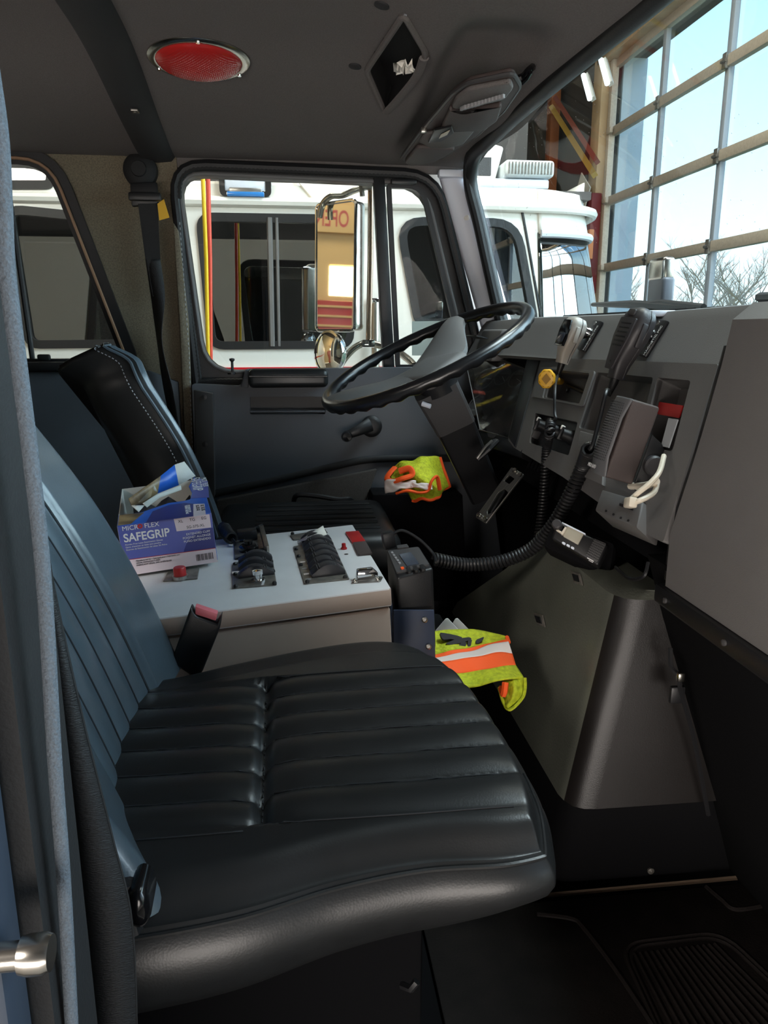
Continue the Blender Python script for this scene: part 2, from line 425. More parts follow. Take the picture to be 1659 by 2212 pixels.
# driver's side wall with the rear quarter window
def py_loop(pts, y): return [(lambda p: (p.x, p.z))(at_y(a, b, y)) for a, b in pts]
SIDE = MX(((1, 0, 0, 0), (0, 0, -1, 0), (0, 1, 0, 0), (0, 0, 0, 1)))     # local x=X, y=Z, z=-Y (towards the camera)
def side(y): m_ = SIDE.copy(); m_[1][3] = y; return m_
rw = [xy(p) for p in roundpoly([(p[0], p[1], 0) for p in py_loop([(-420, 322), (118, 330), (300, 800), (-420, 800)], YD)], [.05, .10, .06, .05])]
mb = MB(); mb.plate([(-1.75, .84), (-.345, .84), (-.345, 1.47), (-1.75, 1.47)], [rw] if False else [], 0) if False else None
mb.plate([(-1.75, -.02), (-.28, -.02), (-.28, .80), (-.305, 1.47), (-1.75, 1.47)], [rw], .03, side(YD))
struct('wall_left', mb, M['pillar_fabric'])
# lower rear side panel
mb = MB(); mb.prism([V((-1.74, 2.385, .02)), V((-.335, 2.385, .02)), V((-.335, 2.385, .80)), V((-.42, 2.385, .835)), V((-1.74, 2.385, .835))], (0, .02, 0), .003)
struct('trim_2', mb, M['door'])
# rear window: rubber gasket, coppery glint strip, pane
g = sgroup('window_1', at_y(120, 560, YD))
def inset_loop(loop, d):
    n = len(loop); out = []
    for i in range(n):
        a, b, c = V(loop[i-1]), V(loop[i]), V(loop[(i+1) % n])
        t = (c-a).normalized(); out.append((b.x - t.y*d, b.y + t.x*d))
    return out
def area(l): return sum(l[i-1][0]*l[i][1]-l[i][0]*l[i-1][1] for i in range(len(l)))
def ring(mb, loop, d0, d1, M_, th):
    """flat band between two offsets of a loop, thick th"""
    s = 1 if area(loop) > 0 else -1
    mb.plate(inset_loop(loop, d0*s), [inset_loop(loop, d1*s)], th, M_)
mb = MB(); ring(mb, rw, -.012, .034, side(YD-.012), .05); struct('gasket', mb, M['rubber'], g)
mb = MB(); s_ = 1 if area(rw) > 0 else -1
mb.tube([side(YD-.018) @ V((p[0], p[1], 0)) for p in inset_loop(rw, .018*s_)], .0045, 6, True); struct('glint_strip', mb, mat('coppery_glint', (150, 116, 90), .35), g)  # coppery highlight on the rubber, painted as a strip of its own
mb = MB(); mb.plate(inset_loop(rw, .025*s_), [], .004, side(YD+.02)); struct('glass', mb, M['glass'], g)
mb = MB(); a, b = at_y(14, 380, YD), at_y(72, 790, YD)
mb.tube([a, b], .008, 8); struct('divider_bar', mb, M['rubber'], g)
mb = MB(); a, b = at_y(62, 790, YD-.03), at_y(152, 792, YD-.03); mb.box((a+b)/2, (.14, .03, .025), .006)
mb.box(at_y(95, 772, YD-.04), (.035, .02, .018), .005); struct('latch_sill', mb, M['rubber'], g)

# back wall, near-side door post and sill, firewall, floor
mb = MB(); mb.box((-1.77, 1.34, .74), (.04, 2.2, 1.52)); struct('wall_back', mb, M['pillar_fabric'])
mb = MB(); mb.plate([(-1.75, -.28), (-.138, -.28), (-.138, 1.52), (-1.75, 1.52)], [[(-1.6, .80), (-.30, .80), (-.34, 1.41), (-1.6, 1.41)]], .07, side(.36)); struct('wall_right', mb, M['rubber_dull'])
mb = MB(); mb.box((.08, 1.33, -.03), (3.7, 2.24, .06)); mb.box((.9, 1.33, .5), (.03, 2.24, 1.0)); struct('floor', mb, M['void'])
mb = MB(); mb.prism([V((.565, .42, .60)), V((.60, .42, .60)), V((.80, .42, -.0)), V((.765, .42, -.0))], (0, .70, 0), .004); struct('trim_3', mb, M['void'])
mb = MB(); mb.box((.73, 2.405, .44), (.44, .03, .90), .004); struct('trim_4', mb, M['void'])

# A-pillar trim between the driver's window and the windshield
tp = [(948, 372), (1008, 366)]; bt = [(1045, 720), (1108, 716)]
mb = MB(); rows = []
for i in range(12):
    t = i/11
    r_ = []
    for s in (0, .12, .5, .88, 1):
        px = (tp[0][0]*(1-t)+bt[0][0]*t)*(1-s)+(tp[1][0]*(1-t)+bt[1][0]*t)*s; pyy = (tp[0][1]*(1-t)+bt[0][1]*t)*(1-s)+(tp[1][1]*(1-t)+bt[1][1]*t)*s
        r_.append(at_y(px, pyy, 2.385 - .018*(1-abs(2*s-1)**3)))
    rows.append(r_)
mb.grid(rows); p_ = struct('trim_5', mb, M['metal_grey'], sharp=60, thick=.012)
mb = MB(); a = at_y(977, 376, 2.362); mb.box(a, (.085, .03, .022), .006, 2); struct('end_cap', mb, M['metal_grey'], p_)
mb = MB()
for q in ((1008, 471), (1064, 648)):
    a = at_y(q[0], q[1], 2.365); mb.lathe(fr(a, (1, 0, 0), (0, 0, 1)), [(.009, -.004), (.009, .002), (.006, .005), (.0001, .006)], 14)
struct('button', mb, M['white'], p_)

# windshield: gasket and pane
hd = [at_y(1090, 722, 2.34), at_y(1062, 600, 2.34), at_y(1038, 490, 2.34), at_y(1016, 395, 2.34)]
hd += [V((.535, 2.27, 1.432)), V((.535, 2.12, 1.436)), V((.538, 1.87, 1.440)), V((.55, 1.62, 1.443)), V((.563, 1.40, 1.445)), V((.572, 1.24, 1.446)), V((.578, .95, 1.446)), V((.572, .6, 1.444)), V((.55, .32, 1.440))]
hp = catmull(hd, 6)
mb = MB(); mb.tube(hp, .021, 10); g = sgroup('window_2', (.7, 1.3, 1.2)); struct('gasket', mb, M['rubber'], g)
mb = MB(); mb.tube([p+V((-.012, -.012, .012)) for p in hp], .012, 8); struct('gasket_lip', mb, M['rubber_dull'], g)
mb = MB(); rows = []
for i in range(25):
    t = i/24; Y = 2.36-2.06*t; k = sm(0, .25, t)*sm(1, .75, t)
    top = V((.545+.03*k, Y, 1.45)); bot = V((.69+.155*k, Y, .955))
    rows.append([top*(1-s/6)+bot*(s/6)+V((.02*k*math.sin(math.pi*s/6), 0, 0)) for s in range(7)])
mb.grid(rows); struct('glass', mb, M['shield'], g, sharp=0)

# ------------------------------------------------------------------ driver's door
D = sgroup('door_1', at_y(720, 1100, YD))
hole = [xy(p) for p in roundpoly([(p[0], p[1], 0) for p in py_loop([(386, 376), (915, 400), (1012, 800), (446, 800)], YD)], [.07, .085, .03, .09])]
outer = [xy(p) for p in roundpoly([(p[0], p[1], 0) for p in py_loop([(360, 343), (950, 368), (1062, 838), (418, 838)], YD)], [.11, .11, .01, .01])]
mb = MB(); mb.plate(outer, [hole], .06, side(YD-.005)); struct('window_frame', mb, M['rubber'], D)
s_ = 1 if area(outer) > 0 else -1
mb = MB(); lp = [side(YD-.012) @ V((p[0], p[1], 0)) for p in inset_loop(outer, .012*s_)]
mb.tube(lp, .013, 8, True); struct('door_seal', mb, M['rubber'], D)
mb = MB(); rib = resample([side(YD-.016) @ V((p[0], p[1], 0)) for p in inset_loop(outer, .024*s_)]+[lp[0]], .006)
mb.tube(rib, [.0075 if i % 2 else .0055 for i in range(len(rib))], 6); struct('seal_ribs', mb, M['rubber_dull'], D)
s_ = 1 if area(hole) > 0 else -1
mb = MB(); mb.tube([side(YD-.004) @ V((p[0], p[1], 0)) for p in inset_loop(hole, -.004*s_)], .006, 8, True); struct('glass_channel', mb, M['dash'], D)
mb = MB(); mb.plate(inset_loop(hole, -.01*s_), [], .004, side(YD+.025)); struct('window_glass', mb, M['glass'], D)
a0, a1, b0, b1 = at_y(806, 384, YD), at_y(830, 385, YD), at_y(852, 800, YD), at_y(828, 800, YD)
mb = MB(); mb.prism([p+V((0, -.012, 0)) for p in (a0, a1, b0, b1)], (0, .04, 0), .003); struct('vent_bar', mb, M['rubber'], D)
mb = MB(); a0, a1 = at_y(1003, 780, YD-.02), at_y(980, 690, YD-.02)
v_h = [xy(p) for p in roundpoly([(p[0], p[1], 0) for p in py_loop([(838, 398), (914, 400), (1008, 795), (858, 795)], YD-.01)], [.01, .07, .02, .01])]
ring(mb, v_h, -.004, .010, side(YD-.012), .02); struct('vent_frame', mb, M['rubber'], D)
mb = MB(); mb.box(at_y(872, 393, YD-.025), (.075, .02, .014), .004); struct('vent_hinge', mb, M['black'], D)
# lower panel
pl = [xy(p) for p in roundpoly([(p[0], p[1], 0) for p in py_loop([(414, 829), (519, 834), (530, 798), (1030, 792), (1110, 1420), (440, 1420)], 2.345)], [.01, .01, .008, .02, .01, .01])]
slot = [xy(p) for p in roundpoly([(p[0], p[1], 0) for p in py_loop([(540, 857), (703, 857), (703, 895), (540, 895)], 2.345)], .006)]
mb = MB(); mb.plate(pl, [slot], .05, side(2.345)); panel = struct('door_panel', mb, M['door'], D, bevel=.004)
mb = MB(); a, b = at_y(540, 857, 2.385), at_y(703, 895, 2.385); mb.box((a+b)/2, (abs(b.x-a.x)+.01, .006, abs(b.z-a.z)+.01)); struct('slot_back', mb, M['dash_dark'], panel)
mb = MB(); a, b = at_y(541, 889, 2.34), at_y(702, 889, 2.34); mb.tube([a, b], .0035, 6); struct('slot_lip', mb, M['door'], panel)
a0, a1 = at_y(418, 838, 2.335), at_y(466, 1062, 2.335)
mb = MB(); mb.prism([at_y(419, 842, 2.34), at_y(460, 850, 2.318), at_y(464, 1070, 2.318), at_y(428, 1150, 2.34)], (0, .03, 0), .003); e_ = struct('panel_end_cap', mb, M['dash_dark'], D)
mb = MB()
for q in ((441, 858), (443, 960)): mb.lathe(fr(at_y(q[0], q[1], 2.326), (1, 0, 0), (0, 0, 1)), [(.008, -.004), (.008, .002), (.0001, .003)], 12)
struct('screw', mb, M['black'], e_)
mb = MB(); a, b = at_y(536, 797, 2.31), at_y(709, 836, 2.31)
mb.box((a+b)/2+V((0, .01, 0)), (abs(b.x-a.x), .075, abs(b.z-a.z)), .016, 4)
mb.tube([at_y(538, 813, 2.282), at_y(707, 813, 2.282)], .003, 6); struct('armrest_pad', mb, M['vinyl'], D)
mb = MB(); mb.prism([at_y(520, 836, 2.325), at_y(530, 798, 2.335), at_y(538, 798, 2.335), at_y(536, 838, 2.325)], (0, .03, 0), .002); struct('armrest_end', mb, M['door'], D)
mb = MB(); a = at_y(502, 796, 2.365); mb.lathe(MX.Translation(a), [(.004, -.01), (.004, .02), (.008, .024), (.008, .029), (.0001, .031)], 12); struct('lock_pin', mb, M['black'], D)
mb = MB(); a = at_y(500, 800, 2.365); mb.lathe(MX.Translation(a), [(.012, -.012), (.012, -.006), (.006, -.003)], 12); struct('lock_collar', mb, M['black'], D)
# window crank
mb = MB(); c = at_y(802, 921, 2.342); F_ = fr(c, (1, 0, 0), (0, 0, 1)); mb.lathe(F_, [(.033, 0), (.033, .006), (.026, .010), (.02, .012), (.0001, .013)], 28); ck = struct('crank_base', mb, M['black'], D)
a, b = at_y(800, 917, 2.318), at_y(748, 941, 2.30)
mb = MB(); n_ = 9; mb.tube([a*(1-i/n_)+b*(i/n_)+V((0, -.006*math.sin(math.pi*i/n_), 0)) for i in range(n_+1)], [.022-.010*i/n_ for i in range(n_+1)], 14, flat=.45, up=(0, 1, 0))
struct('crank_arm', mb, M['black'], ck)
mb = MB(); mb.lathe(fr(b, (1, 0, 0), (0, 0, 1)), [(.012, -.004), (.014, .006), (.017, .022), (.013, .034), (.0001, .036)], 18); struct('crank_knob', mb, M['black_gloss'], ck)
# groove, pocket, lower handle
gp = [at_y(462, 1066, 2.338), at_y(600, 1036, 2.338), at_y(720, 1008, 2.338), at_y(812, 992, 2.338), at_y(985, 990, 2.338)]
mb = MB(); mb.tube(catmull(gp, 6), .011, 8, flat=.4, up=(0, 1, 0)); struct('panel_groove', mb, M['rubber_dull'], D)
mb = MB(); mb.prism([at_y(468, 1082, 2.32), at_y(815, 1014, 2.32), at_y(770, 1145, 2.30), at_y(470, 1160, 2.30)], (0, .03, 0), .004); struct('map_pocket', mb, M['door_dark'], D)
mb = MB(); mb.prism([at_y(805, 1068, 2.22), at_y(1000, 1068, 2.22), at_y(1010, 1300, 2.22), at_y(770, 1300, 2.22)], (0, .11, 0), .006); struct('kick_pocket', mb, M['void'], D)
hp2 = catmull([at_y(634, 1086, 2.30), at_y(642, 1070, 2.28), at_y(680, 1071, 2.272), at_y(730, 1079, 2.272), at_y(754, 1078, 2.28), at_y(761, 1084, 2.30)], 6)
mb = MB(); mb.tube(hp2, .008, 8); struct('pull_handle', mb, M['black'], D)

# near-side door edge: weatherstrip and striker bolt
mb = MB(); pp = [at_y(a, b, .372)+V((.0004*math.sin(b*.09), 0, 0)) for a, b in ((-98, -700), (-62, -300), (-30, 60), (-2, 290), (8, 450), (18, 600), (42, 800), (66, 1000), (95, 1256), (118, 1640), (136, 1900), (156, 2212), (170, 2500))]
mb.tube(catmull(pp, 8), .0038, 10); struct('trim_6', mb, M['piping'])
mb = MB(); mb.box((-.30, .345, .62), (.305, .03, 1.8), .006); struct('trim_7', mb, M['jamb'])
st = thing('striker_bolt', 'round steel striker bolt sticking out of the door jamb at lower left', 'bolt', at_y(20, 2072, .32))
a, b = at_y(-40, 2072, .325), at_y(112, 2072, .325); F_ = fr(a, (0, 1, 0), (0, 0, 1))
mb = MB(); L = (b-a).length; mb.lathe(F_, [(.0068, -.03), (.0068, L-.012), (.0001, L-.012)], 20); obj('shank', mb, M['chrome_dull'], st)
mb = MB(); mb.lathe(F_, [(.0001, L-.014), (.0085, L-.014), (.0095, L-.010), (.0095, L-.003), (.0083, L), (.0001, L)], 24); obj('bolt_head', mb, M['chrome_dull'], st)

# ================================================================== OUTSIDE: the fire station bay
GZ = -1.0
mb = MB(); mb.box((-2.5, 5.5, GZ-.05), (11.1, 19.5, .1)); struct('floor_bay', mb, M['concrete'])
mb = MB(); mb.box((30.0, 30, GZ-.25), (54, 130, .1)); struct('ground', mb, M['grass'])
mb = MB(); mb.box((-2.5, 5.5, 5.25), (11.4, 19.5, .1)); struct('ceiling_bay', mb, M['bay_dark'])
FRONT = MX(((0, 0, -1, 0), (1, 0, 0, 0), (0, 1, 0, 0), (0, 0, 0, 1)))    # local x=Y, y=Z, z=-X
def front(x): m_ = FRONT.copy(); m_[0][3] = x; return m_
Y0, Y1, ZT = -3.3, 7.22, 3.32
mb = MB(); mb.plate([(-4.2, GZ), (15.2, GZ), (15.2, 5.2), (-4.2, 5.2)], [[(Y0, GZ+.02), (Y1, GZ+.02), (Y1, ZT), (Y0, ZT)], [(11.0, GZ+.02), (14.4, GZ+.02), (14.4, ZT), (11.0, ZT)]], .25, front(3.0))
struct('wall_front', mb, M['bay_dark'])
mb = MB(); mb.box((-2.5, 15.2, 2.1), (11.4, .2, 6.3)); struct('wall_far', mb, M['bay_wall'])
mb = MB(); mb.box((-2.5, -4.2, 2.1), (11.4, .2, 6.3)); struct('wall_near', mb, M['bay_dark'])
mb = MB(); mb.plate([(-4.2, GZ), (15.2, GZ), (15.2, 5.2), (-4.2, 5.2)], [[(2.2, 1.80), (2.62, 1.80), (2.62, 2.22), (2.2, 2.22)]], .2, front(-8.4))
struct('wall_rear', mb, M['cream'])
# garage doors
def garage(name, ya, yb, ym, label):
    g = sgroup(name, (3.0, (ya+yb)/2, GZ))
    mb = MB()
    for z in (-.24, .35, .94, 1.53, 2.12, 2.71, 3.27): mb.box((2.985, (ya+yb)/2, z), (.05, yb-ya, .075), .006)
    struct('cross_rail', mb, M['alu'], g)
    mb = MB()
    for y in ym: mb.box((2.995, y, 1.1), (.04, .055, 4.3), .005)
    struct('mullion', mb, M['mull'], g)
    mb = MB()
    for y in ym:
        for z in (.94, 1.53, 2.12, 2.71): mb.box((2.955, y, z), (.02, .05, .10), .005); mb.tube([(2.945, y-.03, z), (2.945, y+.03, z)], .012, 6)
    struct('hinge', mb, M['steel_dark'], g)
    mb = MB()
    for y in (ya+.02, yb-.02): mb.box((2.96, y, 1.1), (.06, .06, 4.4), .006)
    for y in (ya+.06, yb-.06):
        for z in (.94, 1.53, 2.12, 2.71): mb.box((2.93, y, z), (.03, .09, .05), .006)
    struct('roller_track', mb, M['alu'], g)
    mb = MB(); mb.box((3.01, (ya+yb)/2, 1.15), (.004, yb-ya, 4.3)); struct('pane', mb, M['pane'], g)
garage('door_2', Y0, Y1, [6.29-.965*i for i in range(0, 10)], '')
garage('door_3', 11.0, 14.4, [11.95, 12.9, 13.85], '')
mb = MB(); mb.box((2.93, 7.36, 1.2), (.12, .20, 4.5), .006); mb.box((2.93, 2.0, ZT+.06), (.12, 10.8, .16), .006); struct('trim_8', mb, M['tan_wood'])
mb = MB(); mb.box((2.93, 10.92, 1.2), (.12, .16, 4.5), .006); mb.box((2.93, 12.7, ZT+.06), (.12, 3.6, .16), .006); struct('trim_9', mb, M['tan_wood'])
mb = MB(); mb.box((3.66, 9.3, 1.7), (.78, .6, 5.6), .01); struct('pillar', mb, M['ext_col'])
mb = MB(); mb.box((3.15, 7.205, 1.15), (.22, .03, 4.34)); struct('trim_13', mb, M['ext_col'])
# posts, brace, tape measure of clutter on the front wall
a = at_x(1193, 300, 2.86); mb = MB(); mb.box((2.86, a.y, 1.4), (.1, .14, 4.8), .006); tag(obj('brown_post', mb, M['wood_post']), 'brown wooden post standing against the dark wall behind the white truck', 'post')
a, b = at_x(1192, 232, 2.78), at_x(1284, 378, 2.78); mb = MB(); mb.tube([a, b], .035, 4); tag(obj('yellow_brace', mb, mat('dull_yellow_paint', (196, 160, 78), .6)), 'yellow diagonal brace bar on the dark bay wall', 'brace')
a, b = at_x(1200, 212, 2.72), at_x(1290, 350, 2.72); mb = MB(); mb.tube([a, b], .03, 4); tag(obj('red_brace', mb, mat('red_brown_paint', (128, 66, 54), .6)), 'dull red diagonal brace bar above the yellow one', 'brace')
mb = MB(); a = at_x(1258, 418, 2.80); b = a; mb.box((0, 0, 0), (.01, .30, .26), M=MX.Translation(a) @ MX.Rotation(R(35), 4, 'X')); tag(obj('cream_notice', mb, M['paper']), 'cream paper notice tilted on the wall by the garage door track', 'notice')
mb = MB(); a = at_x(1268, 530, 2.78); mb.box(a, (.05, .2, .26), .01); tag(obj('orange_sign', mb, mat('orange_sign_paint', (214, 134, 84), .6)), 'orange board on the wall left of the garage door', 'sign')
mb = MB(); a = at_x(1272, 530, 2.88); mb.box(a, (.10, .26, .9), .01); tag(obj('red_locker', mb, mat('dull_red_paint', (120, 40, 44), .6)), 'dull red cabinet on the wall behind the cream notice', 'cabinet')
for (px, py, lab) in ((1267, 188, 'white comb shaped lamp reflection before the bay wall, the lower one'), (1305, 155, 'white comb shaped lamp reflection before the bay wall, the upper one near the garage door')):
    t = thing('lamp_reflection', lab, 'light', at_x(px, py, 2.7), 'lamp reflections by the garage door')  # glowing bars standing in for strip lamps reflected in the windshield
    a, b = at_x(px-7, py-26, 2.7), at_x(px+7, py+26, 2.7); mb = MB(); mb.tube([a, b], .022, 8); obj('tube', mb, M['strip'] if 'strip' in M else M.setdefault('strip', mat('glowing_reflection', (255, 255, 255), .4, emit=(235, 245, 255), estr=2.0)), t)
    mb = MB(); mb.tube([a+V((.03, 0, .0)), b+V((.03, 0, 0))], .03, 4); obj('reflection_backing', mb, M['white'], t)
# rear wall: writing and red door that the mirror picks up
F_ = MX(((0, 0, 1, -8.19), (1, 0, 0, 0), (0, 1, 0, 0), (0, 0, 0, 1)))    # text on the rear wall, read looking towards -X
rd = thing('red_rear_door', 'red slatted door in the rear wall seen in the side mirror', 'door', (-8.06, 2.62, GZ))
mb = MB(); mb.box((-8.06, 2.6, .36), (.06, 1.0, 2.72), .01); obj('door_leaf', mb, M['red'], rd)
mb = MB()
for i in range(19): mb.box((-8.02, 2.6, -.7+.13*i), (.02, .94, .03), .004)
obj('slat', mb, M['cream'], rd)
mb = MB(); mb.box((-8.46, 2.4, 2.0), (.02, .6, .6)); struct('window_3', mb, mat('sunlit_rear_window', (255, 240, 200), .5, emit=(255, 226, 170), estr=9))
ws = tag(obj('wall_sign', MB().box((-8.08, 2.75, 2.80), (.02, 1.1, .36), .004), M['cream']), 'cream wall sign with red capital letters seen reversed in the side mirror', 'sign')
text('lettering', 'OPEN', .30, MX(((0, 0, 1, -8.068), (1, 0, 0, 2.37), (0, 1, 0, 2.70), (0, 0, 0, 1))), M['red'], ws, .003, sx_=.60, bold=.004)

# white outer skin of our own cab (the other truck's windows reflect it)
mb = MB(); mb.plate([(-3.2, -.7), (1.5, -.7), (1.5, .85), (.655, .90), (.49, 1.56), (-3.2, 1.56)], [inset_loop(rw, -.02*(1 if area(rw) > 0 else -1)), inset_loop(outer, -.005*(1 if area(outer) > 0 else -1))], .02, side(2.455))
struct('trim_12', mb, M['white_paint'])
# bare trees beyond the drive
def tree(base, h, sd, label):
    rnd = random.Random(sd); mb = MB()
    def br(p, d, L, r, lv):
        q = p; pts = [p]; n = 4
        for i in range(n):
            d = (d+V((rnd.uniform(-.2, .2), rnd.uniform(-.2, .2), rnd.uniform(-.05, .2)))).normalized(); q = q+d*(L/n); pts.append(q)
        mb.tube(pts, [r*(1-.5*i/n) for i in range(n+1)], 4, caps=False)
        if lv:
            for k in range(4 if lv > 1 else 5):
                t = rnd.uniform(.35, 1); p2 = pts[min(n, int(t*n))]
                a = rnd.uniform(0, 6.28); e2 = V((math.cos(a), math.sin(a), rnd.uniform(.2, .9))).normalized()
                br(p2, (d*.5+e2).normalized(), L*rnd.uniform(.5, .7), r*.5, lv-1)
    br(V(base), V((0, 0, 1)), h*.5, h*.016, 4)
    tag(obj('bare_tree', mb, M['bark'], sharp=0, recalc=False), label, 'tree', 'bare trees beyond the garage door')
for (px, dx, h, sd, lab) in ((1372, 15, 6.6, 3, 'bare winter tree outside, leftmost, beside the grey outside pillar'), (1488, 17, 6.6, 5, 'bare winter tree outside just right of the hood mirror'), (1530, 31, 11.0, 8, 'tall bare winter tree outside behind a garage mullion, third from left'), (1578, 24, 8.4, 11, 'bare winter tree outside, low and wide, fourth from left'), (1640, 15, 6.6, 13, 'bare winter tree outside at the right edge of the windshield')):
    p = at_x(px, 716, dx); tree((p.x, p.y, GZ-.25), h, sd, lab)

# ------------------------------------------------------------------ the white fire truck alongside
YT = 4.0
T = thing('fire_truck', 'white fire truck parked alongside, seen through the driver side windows', 'truck', (0, YT+1, GZ))
def tl(pts, r): return [xy(p) for p in roundpoly([(p[0], p[1], 0) for p in py_loop(pts, YT)], r)]
wA = tl([(428, 465), (760, 470), (760, 748), (455, 750)], [.07]*4)
wB = tl([(858, 474), (1118, 478), (1158, 700), (900, 700)], [.13, .13, .05, .05])
wD = tl([(12, 447), (240, 470), (330, 745), (60, 748)], [.08, .08, .06, .06])
wE = tl([(-20, 330), (120, 330), (112, 404), (10, 404)], [.03]*4)
pR = [at_y(1128, 690, YT), at_y(1165, 512, YT)]
o_ = py_loop([(1140, 447), (1168, 520), (1208, 720)], YT)
z0 = at_y(1130, 412, YT).z
outl = [(-4.5, GZ+.3), (o_[2][0]+.05, GZ+.3), (o_[2][0], o_[2][1]), (o_[1][0], o_[1][1]), (o_[1][0]+.012, o_[1][1]+.05), (o_[1][0]+.06, o_[1][1]+.075), (o_[1][0]+.06, z0), (-4.5, z0)]
mb = MB(); mb.plate(outl, [wA, wB, wD, wE], .05, side(YT)); body = obj('cab_side', mb, M['white_paint'], T)
xc = o_[1][0]
# roof cap and front curve
def nose(z, k=1.0):
    rake = (1.45-z)*.22
    return [V((xc-.02+rake*.3, YT, z)), V((xc+.10+rake*.6, YT+.015, z)), V((xc+.22+rake*.8, YT+.07, z)), V((xc+.31+rake, YT+.18, z)), V((xc+.36+rake, YT+.40, z)), V((xc+.39+rake, YT+.9, z)), V((xc+.40+rake, YT+2.2, z))]
ztop = at_y(1165, 505, YT).z
mb = MB(); mb.grid([[p for p in catmull(nose(z), 4)] for z in (ztop+.005, ztop-.12, ztop-.3, ztop-.5, ztop-.72)]); obj('windshield', mb, M['truck_shield'], T, sharp=0, thick=.008)
mb = MB(); mb.grid([[p+V((.005, -.003, 0)) for p in catmull(nose(z), 4)] for z in (z0, ztop+.05, ztop)]); obj('windshield_header', mb, M['white_paint'], T, sharp=0, thick=.01)
mb = MB(); mb.tube([p+V((.015, -.012, 0)) for p in catmull(nose(ztop+.0), 4)], .02, 8); obj('windshield_top_trim', mb, M['metal_grey'], T)
zl = at_y(1200, 452, YT).z
rail = [V((-4.5, YT-.015, zl+.005)), V((xc-.25, YT-.015, zl+.005))]+[p+V((.045, -.03, 0)) for p in catmull(nose(zl), 4)]
mb = MB(); mb.tube(rail, .024, 8); obj('drip_rail', mb, M['white_paint'], T)
zr = at_y(1100, 400, YT).z
rows = []
for (dz, ins) in ((0, -.02), (.10, .05), (zr-zl-.01, .17), (zr-zl, .9)):
    rows.append([V((-4.5, YT+ins*.4, zl+dz))]+[V((xc-.3, YT+ins*.4, zl+dz))]+[p+V((.03-ins*1.6, ins*.4, 0)) for p in catmull(nose(zl+dz), 4)])
mb = MB(); mb.grid(rows); obj('roof_cap', mb, M['white_paint'], T, sharp=50)
mb = MB(); a = at_y(1240, 432, YT+.4); mb.prism([a+V((-.10, 0, -.07)), a+V((.06, 0, -.07)), a+V((.06, 0, .10))], (0, .5, 0), .01); obj('corner_marker', mb, M['white_paint'], T)
mb = MB(); pts = [at_y(1126, 450, YT-.002), at_y(1136, 500, YT-.002), at_y(1172, 705, YT-.002)]; mb.tube(catmull(pts, 4), .007, 6); obj('door_seam', mb, M['rubber'], T)
mb = MB(); mb.tube([at_y(640, 385, YT-.003), at_y(682, 434, YT-.003), at_y(860, 437, YT-.003), at_y(1128, 446, YT-.003)], .008, 6); obj('body_crease', mb, M['white_paint'], T)
mb = MB(); mb.box((-1.5, YT-.002, at_y(600, 795, YT).z-.018), (6.4, .006, .045)); obj('red_stripe', mb, M['red_stripe'], T)
mb = MB(); mb.box((-1.4, YT+1.3, .75), (6.0, .05, 3.4)); mb.box((-1.4, YT+.7, .45), (6.0, 1.2, .3)); mb.box((-1.4, YT+.7, z0), (6.0, 1.2, .04)); obj('cab_interior', mb, M['bay_dark'], T)
for nm, lp, dv in (('crew_window', wA, 582), ('front_window', wB, None), ('rear_window', wD, None), ('upper_window', wE, None)):
    s_ = 1 if area(lp) > 0 else -1
    mb = MB(); ring(mb, lp, -.012, .028, side(YT-.012), .03); f_ = obj(nm, mb, M['rubber'], T)
    mb = MB(); mb.plate(inset_loop(lp, .01*s_), [], .005, side(YT+.012)); obj('glass', mb, M['truck_glass'], f_)
    if dv:
        mb = MB(); a, b = at_y(dv, 470, YT-.01), at_y(dv+6, 748, YT-.01); mb.tube([a, b], .014, 6); mb.tube([a+V((.035, 0, 0)), b+V((.035, 0, 0))], .008, 6); obj('divider', mb, M['dash'], f_)
mb = MB(); c = at_y(945, 700, YT+.6); mb.box(c+V((.05, 0, -.08)), (.3, .3, .42), .08, 4); mb.box(c+V((-.02, 0, .22)), (.2, .24, .2), .06, 4); obj('seat', mb, M['vinyl'], T)
# warning light with bezel
a, b = at_y(472, 362, YT-.02), at_y(587, 428, YT-.02); c = (a+b)/2; wd, ht = abs(b.x-a.x), abs(b.z-a.z)
lp = [xy(p) for p in roundpoly([(a.x, a.z, 0), (b.x, a.z, 0), (b.x, b.z, 0), (a.x, b.z, 0)], .035)]
mb = MB(); ring(mb, lp, 0, .028, side(YT-.035), .05); wl = obj('warning_light', mb, M['chrome'], T, bevel=.006)
mb = MB(); mb.box(c+V((0, .004, 0)), (wd-.05, .03, ht-.05), .01); obj('lamp_face', mb, M['metal_grey'], wl)
mb = MB()
for i in range(6): mb.lathe(fr((a.x+.055+(wd-.11)*i/5, YT-.03, c.z+.025), (1, 0, 0), (0, 0, 1)), [(.017, 0), (.012, .004), (.0001, .012)], 12)
obj('diode', mb, mat('pale_yellow_diode', (226, 206, 96), .3), wl)
mb = MB(); mb.box((c.x, YT-.036, c.z-.035), (wd*.62, .01, .022), .003); obj('flasher_bar', mb, M['steel'], wl)
mb = MB(); mb.box((c.x, YT-.044, b.z+.012), (wd-.07, .012, .022), .005); obj('blue_lens', mb, mat('blue_lens', (50, 120, 190), .2), wl)
